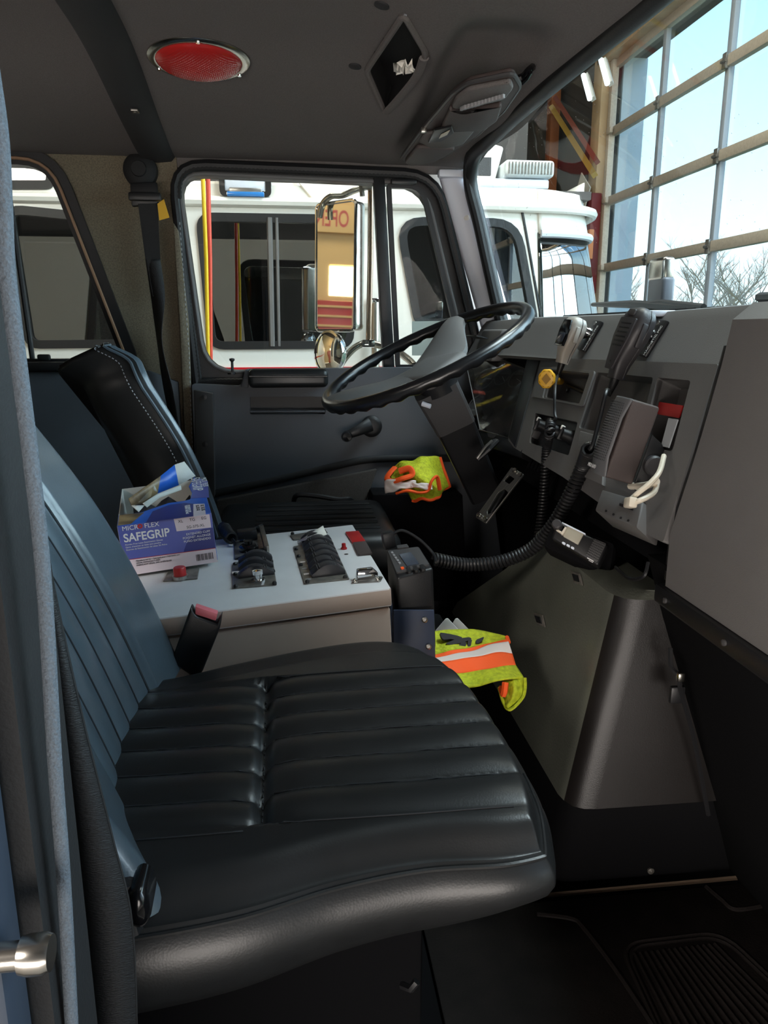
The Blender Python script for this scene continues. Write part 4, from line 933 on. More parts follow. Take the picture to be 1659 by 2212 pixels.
# ================================================================== SEATS
def seat_cushion(name, parent, m_):
    far = catmull([V((-.33, 1.10, 0)), V((-.2, 1.115, 0)), V((-.1, 1.155, 0)), V((0, 1.185, 0)), V((.09, 1.198, 0)), V((.15, 1.182, 0)), V((.19, 1.13, 0))], 8)
    frt = catmull([V((.19, 1.13, 0)), V((.225, 1.045, 0)), V((.245, .95, 0)), V((.256, .85, 0)), V((.258, .76, 0)), V((.254, .70, 0)), V((.243, .653, 0))], 8)
    nea = catmull([V((-.33, .605, 0)), V((-.2, .61, 0)), V((-.07, .622, 0)), V((.03, .646, 0)), V((.12, .655, 0)), V((.20, .648, 0)), V((.243, .653, 0))], 8)
    rea = [V((-.33, .60+.5*i/10, 0)) for i in range(11)]
    def at(c, t): f = t*(len(c)-1); i = min(int(f), len(c)-2); return c[i]*(1-(f-i))+c[i+1]*(f-i)
    NA, NB = 150, 190
    def P(a, b):     # a along X 0..1, b across 0 near .. 1 far
        n, f = at(nea, a), at(far, a); r, q = at(rea, b), at(frt, 1-b)
        return n*(1-b)+f*b+r*(1-a)+q*a-(nea[0]*(1-a)*(1-b)+far[0]*(1-a)*b+nea[-1]*a*(1-b)+far[-1]*a*b)
    XS = lambda y: -.042+.10*(y-.72)*(-.12)      # the cross seam
    def pleat(X, Y):
        # pleat grooves fan slightly in the front half
        k = Y + (.16*(X+.04)*(1 if X > -.04 else .02)*.35)
        lo, hi = .700, 1.035
        if k < lo or k > hi: return 0
        f = (k-lo)/(hi-lo)*6; fr_ = f-int(f); h = .0085*(abs(math.sin(math.pi*fr_))**.55) - .004
        if X < -.04: f = (Y-.69)/(1.02-.69)*6; fr_ = f-int(f) if 0 < f < 6 else 0; h = .0085*(abs(math.sin(math.pi*fr_))**.55) - .004
        h *= sm(-.27, -.13, X)*sm(lo-.001, lo+.01, k)*sm(hi+.001, hi-.01, k)*sm(.285, .20, X)
        h -= .010*math.exp(-((X-XS(Y))/.007)**2) + .007*math.exp(-((X-XS(Y)-.0)/.03)**2)
        return h
    def Z(p, a, b):
        d = min(b, 1-b)*.52; e = (1-a)*.6
        z = .452 + .012*sm(.15, .9, a) - .02*sm(.12, 0, a)
        z += .006*math.sin(math.pi*b)
        de = min(d, e); z -= .028*(1-sm(0, .055, de))**2 + .006*(1-sm(0, .16, d))
        if b > .83: z -= .004
        return z + pleat(p.x, p.y)
    rows = []
    for i in range(NA+1):
        a = i/NA; row = []
        for j in range(NB+1):
            b = j/NB; b = .5-.5*math.cos(math.pi*b)*.35-(.5-b)*.65 if False else b
            p = P(a, b); row.append(V((p.x, p.y, Z(p, a, b))))
        rows.append(row)
    mb = MB(); mb.grid(rows)
    # skirt all round
    loop = [rows[0][j] for j in range(NB, -1, -1)][:0]
    per = [rows[i][0] for i in range(NA+1)]+[rows[NA][j] for j in range(1, NB+1)]+[rows[i][NB] for i in range(NA-1, -1, -1)]
    cen = V((.02, .9, 0)); sk = [per]
    for (o_, dz) in ((.004, -.006), (.010, -.016), (.016, -.034), (.017, -.055), (.010, -.078), (-.004, -.098), (-.03, -.112)):
        row = []
        for k, p in enumerate(per):
            d = V((p.x-.0, (p.y-.9)*1.0, 0)); 
            ax_ = V((0, -1, 0)) if k <= NA else (V((1, 0, 0)) if k <= NA+NB else V((0, 1, 0)))
            if k > NA-22 and k < NA+22: t = sm(NA-22, NA+22, k); ax_ = V((0, -1, 0))*(1-t)+V((1, 0, 0))*t
            if k > NA+NB-40 and k < NA+NB+40: t = sm(NA+NB-40, NA+NB+40, k); ax_ = V((1, 0, 0))*(1-t)+V((0, 1, 0))*t
            back = sm(-.25, .25, p.x)
            row.append(V((p.x, p.y, p.z))+ax_.normalized()*o_+V((0, 0, dz*(1.0-.18*back-.22*sm(.12, .26, p.x))))) 
        sk.append(row)
    lastr = sk[-1]; cc = sum(lastr, V())/len(lastr)
    for k_, dz in ((.85, -.006), (.4, -.008), (.02, -.008)): sk.append([cc+(p-cc)*k_+V((0, 0, dz)) for p in lastr])
    mb.grid(sk); c_ = obj(name, mb, m_, parent, sharp=0)
    from mathutils.kdtree import KDTree
    flat = [p for r in rows for p in r]; kd = KDTree(len(flat))
    for i, p in enumerate(flat): kd.insert((p.x, p.y, 0), i)
    kd.balance(); st = MB()
    def zz_(X, Y): return flat[kd.find((X, Y, 0))[1]].z
    for n_ in range(7):
        Yr = .69+(1.02-.69)*n_/6
        st.tube([V((x, Yr, zz_(x, Yr)+.0006)) for x in [-.24+.012*i for i in range(16)]], .0011, 5)
        k_ = .700+(1.035-.700)*n_/6
        q = [V((x, k_-.056*(x+.04), 0)) for x in [-.03+.012*i for i in range(22)]]
        st.tube([V((p.x, p.y, zz_(p.x, p.y)+.0006)) for p in q], .0011, 5)
    obj('pleat_stitching', st, M['thread_dark'], c_, sharp=0)
    return c_, per, rows, sk
PS = thing('padded_chair', 'black pleated vinyl passenger seat nearest the camera with bluish skylit backrest', 'seat', (0, .9, .0))
cu, per, rows, sk = seat_cushion('cushion', PS, M['vinyl'])
seam = [p for i, p in enumerate(sk[1][:151+70])]
mb = MB(); mb.tube(seam[20:], .0024, 6); obj('edge_piping', mb, M['vinyl'], cu)
mb = MB(); st_ = resample([p+V((0, -.003, -.010)) for p in sk[1][45:150]], .0045)
for i in range(0, len(st_)-1, 2): mb.tube([st_[i], st_[i+1]], .0012, 4)
obj('stitching', mb, M['thread'], cu)
mb = MB(); cs = [V((-.042-.012*(y-.72), y, .4475)) for y in [.70+.0055*i for i in range(60)]]
for i in range(0, 58, 2): mb.tube([cs[i], cs[i+1]], .0009, 4)
obj('cross_stitching', mb, M['thread_dark'], cu)
mb = MB(); mb.box((-.04, .93, .16), (.36, .36, .32), .01); obj('seat_pedestal', mb, M['void'], PS)
mb = MB(); mb.box((-.02, .72, .315), (.36, .03, .02), .004); mb.tube([at_y(868, 2128, .64), at_y(888, 2136, .63), at_y(900, 2120, .63)], .004, 6); obj('seat_slide', mb, M['black'], PS)
# backrest
def backrest(name, parent, yc, w0, w1, m_, x0, z0_, x1, z1_, thick, pl=True, bw=.040, bn=.030, ed=.05, skew=0):
    NU, NV = 90, 120; rows = []
    for i in range(NU+1):
        t = i/NU; half = (w0*(1-t)+w1*t); half *= 1-.16*sm(.82, 1, t)**2
        X0 = x0+(x1-x0)*t + .018*math.sin(math.pi*min(1, t*1.2)); z = z0_+(z1_-z0_)*t
        row = []
        for j in range(NV+1):
            s_ = -1+2*j/NV
            bow = (bw*(1 if s_ < 0 else .5)+bn*sm(.35, 0, t)*(1 if s_ < 0 else 0))*(abs(s_)**2.2)*sm(1.0, .5, t)*1.0        # side bolsters
            edge = -ed*sm(.84, 1.0, abs(s_))**2
            h = 0
            if pl and abs(s_) < .44 and t < .93:
                f = (s_+.44)/.88*5; fr_ = f-int(f); h = .0045*(abs(math.sin(math.pi*fr_))**.6)-.009
                h *= sm(.93, .86, t)
            if pl: h -= .009*sm(.50, .44, abs(s_))*(0 if abs(s_) < .44 else 1) + .006*math.exp(-((abs(s_)-.47)/.016)**2)
            topr = -.05*sm(.93, 1.0, t)**2
            row.append(V((X0+bow+edge+h+topr-skew*(s_+1), yc+s_*half, z+.012*sm(.93, 1, t))))
        rows.append(row)
    mb = MB(); mb.grid(rows)
    per = [rows[i][0] for i in range(NU+1)]+[rows[NU][j] for j in range(1, NV+1)]+[rows[i][NV] for i in range(NU-1, -1, -1)]
    sk = [per]
    nrm = V((-(z1_-z0_), 0, (x1-x0))).normalized()     # to the back
    for (o_, dn) in ((.006, .012), (.008, .03), (.004, thick*.75), (-.012, thick)):
        row = []
        for k, p in enumerate(per):
            ax_ = V((0, -1, 0)) if k <= NU else (V((0, 0, 1)) if k < NU+NV else V((0, 1, 0)))
            if abs(k-NU) < 10: t = (k-NU+10)/20; ax_ = V((0, -1, 0))*(1-t)+V((0, 0, 1))*t
            if abs(k-NU-NV) < 10: t = (k-NU-NV+10)/20; ax_ = V((0, 0, 1))*(1-t)+V((0, 1, 0))*t
            row.append(p+ax_*o_+nrm*dn)
        sk.append(row)
    cc = sum(sk[-1], V())/len(sk[-1])
    for k_ in (.92, .6, .02): sk.append([cc+(p-cc)*k_+nrm*.006 for p in sk[4]])
    mb.grid(sk, 1 if isinstance(m_, list) else 0); o = obj(name, mb, m_, parent, sharp=0)
    if pl:
        st = MB(); js = [int((-.44+.88*k/5+1)/2*NV+.5) for k in range(6)]
        for j in js: st.tube([rows[i][j]+V((.0006, 0, 0)) for i in range(2, int(NU*.88), 2)], .0013, 5)
        for j in (int(.265*NV), int(.735*NV)): st.tube([rows[i][j]+V((.0004, 0, 0)) for i in range(2, int(NU*.97), 2)], .0016, 5)
        obj('pleat_stitching', st, M['thread_dark'], o, sharp=0)
    return o, per, sk
bk_, bper, bsk = backrest('backrest', PS, .898, .300, .255, M['vinyl_skylit'], -.20, .425, -.43, .95, .11, bn=.055)
mb = MB(); st_ = resample([p+V((-.002, 0, 0)) for p in bsk[2][4:78]], .006)
for i in range(0, len(st_)-1, 2): mb.tube([st_[i]+V((0, -.001, 0)), st_[i+1]+V((0, -.001, 0))], .0012, 4)
obj('side_stitching', mb, M['thread'], bk_)
mb = MB(); st_ = resample([V(p) for p in (at_y(0, 0, 1),)]*2, 1) if False else None
rk = MB(); c = at_y(300, 1955, .575); rk.lathe(fr(c, (1, 0, 0), (0, 0, 1)) @ MX.Scale(.55, 4, (1, 0, 0)), [(.0001, .010), (.012, .009), (.018, .005), (.020, .0), (.018, -.03)], 24); obj('recliner_knob', rk, M['black_gloss'], PS)
mb = MB(); mb.tube([at_y(276, 1905, .585), at_y(272, 1960, .58), at_y(285, 2010, .58)], .010, 8); obj('recliner_bracket', mb, M['black'], PS)

DS = thing('padded_chair', 'dark vinyl driver seat beyond the console, only its backrest showing', 'seat', (-.2, 2.0, .0))
db, dper, dsk = backrest('backrest', DS, 1.975, .13, .115, [M['vinyl_skylit'], M['vinyl']], -.165, .42, -.352, .905, .13, bw=.012, bn=0, ed=.014, skew=.024)
mb = MB(); mb.tube(dsk[1][2:210:1], .004, 6); obj('edge_piping', mb, M['vinyl_skylit'], db)
mb = MB(); st_ = resample([p+V((-.006, 0, 0)) for p in dsk[2][4:200]], .0045)
for i in range(0, len(st_)-1, 2): mb.tube([st_[i]+V((0, -.001, .001)), st_[i+1]+V((0, -.001, .001))], .0013, 4)
obj('side_stitching', mb, M['label_grey'], db)
mb = MB(); mb.box((.03, 2.02, .40), (.48, .44, .12), .04, 4)
for i in range(6): mb.tube([V((-.1, 1.88+.055*i, .461)), V((.22, 1.88+.055*i, .461))], .012, 8, flat=.4)
obj('cushion', mb, M['vinyl'], DS)
mb = MB(); mb.box((.0, 2.02, .18), (.36, .36, .34), .01); obj('seat_pedestal', mb, M['void'], DS)

# ================================================================== CONSOLE
cA, cB, cC = V((-.219, 1.187, .500)), V((.163, 1.230, .520)), V((.134, 1.678, .520))
cx = (cB-cA).normalized(); cn_ = cx.cross(cC-cB).normalized(); cy_ = cn_.cross(cx)
CF = MX(((cx.x, cy_.x, cn_.x, cA.x), (cx.y, cy_.y, cn_.y, cA.y), (cx.z, cy_.z, cn_.z, cA.z), (0, 0, 0, 1))); CFi = CF.inverted()
def con(px, py, h=0): p = CFi @ at_p(px, py, cA+cn_*h, cn_); return V((p.x, p.y, h))
K = thing('switch_console', 'pale laminate switch console box between the two seats with rocker switches', 'console', (-.1, 1.45, .0))
p_B, p_C = con(845, 1270), con(762, 1133)
top = [V((-.36, p_B.y, 0)), p_B, p_C, V((-.36, p_C.y+.0, 0))]
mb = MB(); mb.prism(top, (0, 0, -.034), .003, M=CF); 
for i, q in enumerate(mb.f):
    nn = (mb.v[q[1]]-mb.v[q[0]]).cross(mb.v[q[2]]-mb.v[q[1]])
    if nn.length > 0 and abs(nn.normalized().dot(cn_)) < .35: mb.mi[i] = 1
lid = obj('lid', mb, [M['lam'], M['lam_warm_lit']], K)
mb = MB(); mb.prism([top[0]+V((0, .003, -.038)), top[1]+V((-.003, .003, -.038)), top[2]+V((-.003, -.004, -.038)), top[3]+V((0, 0, -.038))], (0, 0, -.42), .003, M=CF); obj('body', mb, M['lam_warm_lit'], K)
def cquad(pts, h0, h1, r=.003, bev=.001, m_='steel_dark', nm='plate', par=None, holes=()):
    q = [xy(p) for p in roundpoly([con(*p) for p in pts], r)]; mb = MB(); mb.prism([V((p[0], p[1], h0)) for p in q], (0, 0, h1-h0), bev, M=CF); return obj(nm, mb, M[m_], par or K)
def cscrews(pts, par, m_='black', r=.004, nm='screw'):
    for a, b in pts: mb = MB(); p = con(a, b, .003); mb.lathe(CF @ MX.Translation(p), [(r, -.001), (r*1.0, .003), (r*.6, .005), (.0001, .005)], 10); obj(nm, mb, M[m_], par)
def rocker(p, L, w_, h, par, m_='rocker', tilt=0):
    mb = MB(); n = 10; rows = []
    prof = [(-L/2, 0)]+[(-L/2+L*i/n, .004+h*math.sin(math.pi*(.08+.84*i/n))*(1+.25*tilt*(i/n-.5))) for i in range(n+1)]+[(L/2, 0)]
    mb.prism([V((p.x+a, p.y-w_/2, b)) for a, b in prof], (0, w_, 0), .0012, M=CF); o = obj('rocker_switch', mb, M[m_], par, sharp=30)
    for s in (-.30, -.24, .24, .30):
        mb = MB(); z = .004+h*math.sin(math.pi*(.5+.84*s)); mb.box((p.x+s*L, p.y, z+.0004), (.0016, w_*.9, .0016), M=CF); obj('grip_line', mb, M['dash_dark'], o)
    return o
# seven-switch panel
pn = cquad([(634, 1183), (716, 1166), (755, 1253), (658, 1263)], 0, .003, nm='switch_plate')
cquad([(627, 1158), (702, 1146), (708, 1152), (690, 1166), (634, 1168)], 0, .003, .003, nm='broken_plate', par=pn)
cscrews([(640, 1188), (645, 1203), (650, 1222), (664, 1258), (746, 1248), (714, 1172)], pn)
cscrews([(632, 1154), (700, 1148)], pn)
a0, a1 = con(683, 1172), con(708, 1243)
for i in range(7):
    t = i/6; p = a0*(1-t)+a1*t; rocker(p, .062, (a0-a1).length/6*.74, .021, pn, tilt=(-1, 1, -1, 1, 1, -1, 1)[i])
mb = MB(); p = con(672, 1166, .012); mb.add([CF @ (p+V(q)) for q in ((-.03, -.005, 0), (.012, -.012, .006), (.03, .02, .022), (.0, .012, .010), (.032, -.016, .012))], [(0, 1, 3), (1, 2, 3), (1, 4, 2)]); obj('torn_label', mb, M['paper'], pn, thick=.001)
for i, (a, b) in enumerate(((654, 1214), (658, 1228), (662, 1240), (666, 1251))): mb = MB(); q = con(a, b, .0032); mb.box(q, (.010, .008, .0006), M=CF); obj('switch_label', mb, M['label_grey' if i % 2 else 'silver'], pn)
# two-switch panel with chrome button
p2_ = cquad([(503, 1218), (590, 1211), (598, 1265), (503, 1273)], 0, .003, nm='switch_plate')
cscrews([(508, 1220), (508, 1242), (509, 1268), (586, 1214), (590, 1235), (593, 1261)], p2_)
for i, (px, py) in enumerate(((552, 1214), (553, 1230), (554, 1246))): rocker(con(px, py), .066, .018, .020, p2_, tilt=-1 if i else 1)
mb = MB(); q = con(558, 1256, .002); mb.lathe(CF @ MX.Translation(q), [(.013, 0), (.013, .004), (.008, .005), (.008, .013), (.0095, .014), (.0095, .022), (.0001, .023)], 24); obj('chrome_button', mb, M['chrome'], p2_)
mb = MB(); q = con(512, 1236, .0034); mb.box(q, (.018, .012, .0006), M=CF); obj('switch_label', mb, M['silver'], p2_)
# microphone jack pod with side wings
pod = cquad([(507, 1209), (506, 1164), (569, 1146), (577, 1203)], 0, .003, nm='socket_plate')
mb = MB(); q0, q1 = con(507, 1210), con(578, 1204); mb.prism([q0, q1, q1+V((0, 0, .022)), q1*.6+q0*.4+V((0, 0, .016)), q0+V((0, 0, .002))], (0, .003, 0), .0005, M=CF); obj('pod_wing', mb, M['black'], pod)
mb = MB(); q0, q1 = con(506, 1164), con(569, 1147); mb.prism([q0, q1, q1+V((0, 0, .018)), q0+V((0, 0, .002))], (0, .003, 0), .0005, M=CF); obj('pod_wing', mb, M['black'], pod)
mb = MB(); q0, q1 = con(561, 1150), con(572, 1196); mb.prism([q0, q1, q1+V((.010, 0, 0)), q0+V((.010, 0, 0))], (0, 0, .016), .001, M=CF); obj('pod_rail', mb, M['steel'], pod)
mb = MB(); q = con(535, 1168, .0); mb.box(q+V((0, 0, .014)), (.042, .03, .022), .003, M=CF); obj('plug_block', mb, M['black'], pod)
mb = MB(); q = con(538, 1190, .002); mb.lathe(CF @ MX.Translation(q), [(.020, 0), (.020, .010), (.016, .014), (.009, .015), (.009, .022), (.0001, .022)], 22); obj('socket', mb, M['black_gloss'], pod)
cf = lambda a, b, h: CF @ con(a, b, h)
mb = coil([cf(484, 1140, .02), cf(490, 1152, .016), cf(500, 1163, .014)], .012, .003, .0075); obj('coil_cord', mb, M['black'], pod)
mb = MB(); mb.tube(catmull([cf(502, 1165, .012), cf(508, 1172, .010), cf(518, 1169, .010), cf(528, 1168, .012)], 6), .0035, 6); obj('cord_end', mb, M['black'], pod)
# red button on its plate, warning lamp, coloured plates, latch
p3_ = cquad([(352, 1258), (364, 1236), (431, 1230), (427, 1252)], 0, .003, nm='button_plate', m_='steel_dark')
mb = MB(); q = con(390, 1249, .002); mb.lathe(CF @ MX.Translation(q), [(.015, 0), (.0145, .006), (.0001, .006)], 24); obj('button_collar', mb, M['steel'], p3_)
mb = MB(); mb.lathe(CF @ MX.Translation(q), [(.0115, .004), (.0115, .020), (.010, .022), (.0001, .022)], 24); obj('red_button', mb, M['red'], p3_)
mb = MB(); q = con(743, 1186, 0); mb.lathe(CF @ MX.Translation(q), [(.0065, 0), (.0065, .003), (.0045, .003), (.004, .012), (.0001, .013)], 16); obj('warning_lamp', mb, M['red'], K)
mb = MB(); q = con(748, 1197, .0003); mb.lathe(CF @ MX.Translation(q), [(.0045, 0), (.0001, .0004)], 12); obj('drilled_hole', mb, M['rubber'], K)
cquad([(746, 1152), (775, 1150), (790, 1172), (761, 1175)], 0, .004, nm='colour_plate', m_='red')
cquad([(762, 1176), (790, 1173), (805, 1199), (774, 1202)], 0, .005, nm='colour_plate', m_='speaker')
la = cquad([(757, 1262), (778, 1244), (828, 1247), (822, 1258)], 0, .002, .004, nm='latch_base', m_='steel')
mb = MB(); q = con(794, 1254, 0); mb.prism([q+V((-.020, 0, .001)), q+V((-.016, 0, .020)), q+V((.012, 0, .020)), q+V((.020, 0, .012)), q+V((.020, 0, .001))], (0, .016, 0), .002, M=CF); obj('latch_bridge', mb, M['chrome'], la)
cscrews([(767, 1256), (816, 1252)], la, 'chrome_dull', .004, 'latch_screw')

# ------------------------------------------------------------------ carton of gloves
g0 = con(471, 1223, .004); Wc, Hc = .170, .098
BFm = CF @ MX.Translation((g0.x-Wc, g0.y, g0.z+.002)) @ MX.Rotation(R(-1.5), 4, 'Y') @ MX.Rotation(R(3), 4, 'Z') @ MX.Rotation(R(3), 4, 'X')
BFi = BFm.inverted(); bcol = lambda i: V((BFm[0][i], BFm[1][i], BFm[2][i]))
def bt(px, py): p = BFi @ at_p(px, py, BFm @ V((0, 0, Hc)), bcol(2)); return (p.x, p.y)      # point on the top face
def by(px, py, y): return at_p(px, py, BFm @ V((0, y, 0)), bcol(1))                         # point at a depth inside the carton
Dc = .29
G = thing('glove_carton', 'torn open blue cardboard carton of examination gloves on the console', 'box', CF @ V((g0.x-Wc/2, g0.y+.06, .0)))
t_ = .0012
mb = MB()
for c, s in (((Wc/2, t_, Hc/2), (Wc, t_, Hc)), ((Wc/2, Dc, Hc/2), (Wc, t_, Hc)), ((0, Dc/2, Hc/2), (t_, Dc, Hc)), ((Wc, Dc/2, Hc/2), (t_, Dc, Hc)), ((Wc/2, Dc/2, t_), (Wc, Dc, t_))): mb.box(c, s, M=BFm)
cb = obj('carton_body', mb, M['box_inside'], G)
def fpoly(nm, pts, m_, par, d=.0006, z=0.0):   # on the front face
    mb = MB(); mb.prism([V((p[0], -z, p[1])) for p in pts], (0, -d, 0), M=BFm); return obj(nm, mb, M[m_], par)
fp = fpoly('front_print', [(0, .032), (Wc, .029), (Wc, Hc), (0, Hc)], 'box_blue', G, .0010)
fpoly('navy_swoosh', [(.110, .0305), (Wc, .0295), (Wc, .070), (.150, .070), (.128, .058), (.117, .045)], 'box_navy', fp, .0012)
fb = fpoly('front_band', [(0, 0), (Wc, 0), (Wc, .0285), (0, .0315)], 'box_pale', G, .0010)
fpoly('red_rule', [(0, .0312), (Wc, .0282), (Wc, .0292), (0, .0322)], 'red', fb, .0014)
fpoly('size_label', [(.103, .073), (Wc-.003, .071), (Wc-.003, .0975), (.101, .098)], 'box_pale', fp, .0014)
for i in range(14):
    x0 = .132+.0023*i; fpoly('barcode_bar' if i else 'barcode_bar', [(x0, .008), (x0+(.0014 if i % 3 else .0008), .008), (x0+(.0014 if i % 3 else .0008), .021), (x0, .021)], 'label_black', fb, .0013)
def ftext(nm, s, x_, z_, size, m_, par, **k): text(nm, s, size, BFm @ MX(((1, 0, 0, x_), (0, 0, -1, -.0015), (0, 1, 0, z_), (0, 0, 0, 1))), M[m_], par, .0002, **k)
ftext('brand_lettering', 'MICR   FLEX', .007, .0885, .0125, 'label_white', fp, sx_=1.0)
mb = MB(); mb.lathe(BFm @ MX(((1, 0, 0, .0395), (0, 0, -1, -.0016), (0, 1, 0, .0932), (0, 0, 0, 1))), [(.0046, 0), (.0046, .0004), (.0018, .0004), (.0018, 0)], 18); obj('red_ring', mb, M['red'], fp)
ftext('title_lettering', 'SAFEGRIP', .007, .0665, .0225, 'label_white', fp, sx_=.88, bold=.0004)
for s, z_ in (('Powder-Free Latex Examination Gloves', .0595), ("Gants d'examen en latex sans poudre", .0545), ('Guantes de Examinación de Látex Sin Polvo', .0495)): ftext('small_lettering', s, .008, z_, .0042, 'label_white', fp)
for s, x_ in (('XL', .108), ('TG', .129), ('EG', .151)): ftext('size_lettering', s, x_, .089, .0078, 'label_black', fp)
ftext('code_lettering', 'SG-375-XL', .122, .0755, .0074, 'label_black', fp)
for s, z_ in (('EXTENDED CUFF', .0625), ('POIGNET ALLONGÉ', .0555), ('PUÑO EXTENDIDO', .0485)): ftext('cuff_lettering', s, Wc-.006, z_, .0058, 'label_white', fp, align='RIGHT')
for s, z_ in (('Manufactured for / Fabriqué pour / Fabricado por:', .0255), ('LEGAL MANUFACTURER', .021), ('FABRICANT LÉGAL DES AMÉRIQUES', .0165)): ftext('maker_lettering', s, .022, z_, .0040, 'label_black', fb)
mb = MB(); mb.box((Wc+.0006, Dc/2, Hc/2+.002), (.0008, Dc, Hc-.004), M=BFm); sp = obj('side_print', mb, M['box_bright'], G)
text('side_lettering', 'SAFEGRIP', .016, BFm @ MX(((0, 0, 1, Wc+.0012), (0, 1, 0, .02), (1, 0, 0, .03), (0, 0, 0, 1))) if False else BFm @ MX(((0, 0, 1, Wc+.0012), (1, 0, 0, .02), (0, 1, 0, .04), (0, 0, 0, 1))), M['label_white'], sp)
def tpoly(nm, pts, m_, par, z=Hc, d=.0012): mb = MB(); mb.prism([V((p[0], p[1], z)) for p in pts], (0, 0, d), M=BFm); return obj(nm, mb, M[m_], par)
hole_ = [bt(*q) for q in ((306, 1108), (332, 1099), (364, 1088), (399, 1083), (411, 1080), (415, 1066), (408, 1052), (420, 1031))]
tp1 = tpoly('top_print', [(0, 0), (Wc, 0), (Wc, Dc), (hole_[-1][0], Dc)]+hole_[::-1]+[(0, hole_[0][1])], 'box_bright', G)
tpoly('navy_corner', [bt(*q) for q in ((316, 1130), (444, 1113), (440, 1092), (400, 1088), (366, 1092), (330, 1106))], 'box_navy', tp1, Hc+.0012, .0004)
tpoly('photo_corner', [(.001, .001), (.024, .001), bt(312, 1108), bt(306, 1109), (.001, hole_[0][1])], 'box_dark', tp1, Hc+.0012, .0004)
tpoly('violet_patch', [bt(*q) for q in ((412, 1078), (452, 1076), (449, 1040), (424, 1036), (410, 1054), (417, 1066))], 'box_blue', tp1, Hc+.0012, .0004)
TT = lambda p: BFm @ MX(((0, 1, 0, p[0]), (-1, 0, 0, p[1]), (0, 0, 1, Hc+.0018), (0, 0, 0, 1)))
text('top_lettering', 'SAFEGRIP', .030, TT(bt(412, 1035)), M['label_white'], tp1, .0002, sx_=.95)
text('top_lettering', 'MICR  FLEX', .017, TT(bt(434, 1034)), M['label_white'], tp1, .0002, sx_=1.0)
tl_ = tpoly('top_label', [bt(*q) for q in ((418, 1091), (442, 1090), (445, 1114), (418, 1118))], 'box_pale', tp1, Hc+.0012, .0008)
for s_, q in (('EXTENDED CUFF', (405, 1093)), ('POIGNET ALLONGÉ', (399, 1094))): text('cuff_lettering', s_, .007, TT(bt(*q)), M['label_white'], tp1, .0002)
text('size_lettering', 'XL TG EG', .010, TT(bt(433, 1093)), M['label_black'], tl_, .0006)
text('code_lettering', 'SG-375-XL', .009, TT(bt(423, 1094)), M['label_black'], tl_, .0006)
# the torn flap that stands up across the opening
fl = [by(278, 1077, .08), by(347, 1028, .20), by(377, 1004, .23), by(398, 997, .24), by(422, 1028, .25), by(386, 1048, .23), by(340, 1066, .18), by(308, 1087, .11), by(284, 1092, .075)]
mb = MB(); mb.add(fl, [(0, 1, 6, 7, 8), (1, 2, 5, 6), (2, 3, 4, 5)]); mb.mi = [0, 1, 2]; obj('torn_flap', mb, [M['box_dark'], M['box_bright'], M['box_inside']], G, sharp=0, thick=.0014, recalc=False)
mb = MB(); mb.add([by(308, 1087, .115), by(340, 1066, .185), by(390, 1049, .235), by(392, 1058, .235), by(345, 1075, .18), by(318, 1096, .115)], [(0, 1, 4, 5), (1, 2, 3, 4)]); obj('torn_edge', mb, M['box_inside'], G, sharp=0, thick=.0014, recalc=False)
mb = MB(); mb.add([by(284, 1092, .07), by(300, 1106, .06), by(312, 1092, .10)], [(0, 1, 2)]); mb.add([by(326, 1058, .165), by(334, 1049, .165), by(340, 1062, .165)], [(0, 1, 2)]); obj('loose_strip', mb, M['box_inside'], G, sharp=0, thick=.0014, recalc=False)
mb = MB(); rows = []
for i in range(7):
    rows.append([BFm @ V((.02+.12*j/8, .06+.030*i, Hc-.034+.010*math.sin(j*1.7+i)+.006*math.cos(i*2.1))) for j in range(9)])
mb.grid(rows); gv = tag(obj('latex_gloves', mb, mat('dark_glove_latex', (60, 62, 70), .6), sharp=0, thick=.003), 'crumpled gloves inside the torn opening of the carton', 'gloves')

# ------------------------------------------------------------------ buckle between seat and console
bu = thing('seat_belt_buckle', 'black seat belt buckle with faded red button beside the console', 'buckle', at_y(400, 1460, 1.165))
Fb = lambda a, b, y=1.172: at_y(a, b, y)
mb = MB(); mb.prism([Fb(416, 1300), Fb(426, 1320), Fb(470, 1337), Fb(482, 1316), Fb(478, 1345), Fb(440, 1440), Fb(425, 1452), Fb(384, 1425), Fb(378, 1405)], (0, -.024, 0), .004, 3); obj('housing', mb, M['black'], bu)
mb = MB(); mb.prism([Fb(424, 1302, 1.168), Fb(472, 1318, 1.168), Fb(468, 1334, 1.168), Fb(424, 1320, 1.168)], (0, -.016, 0), .002, 2); obj('release_button', mb, M['pink'], bu)
mb = MB(); mb.prism([Fb(392, 1425, 1.168), Fb(428, 1448, 1.168), Fb(410, 1520, 1.168), Fb(365, 1500, 1.168)], (0, -.012, 0), .002); obj('strap', mb, M['belt'], bu)

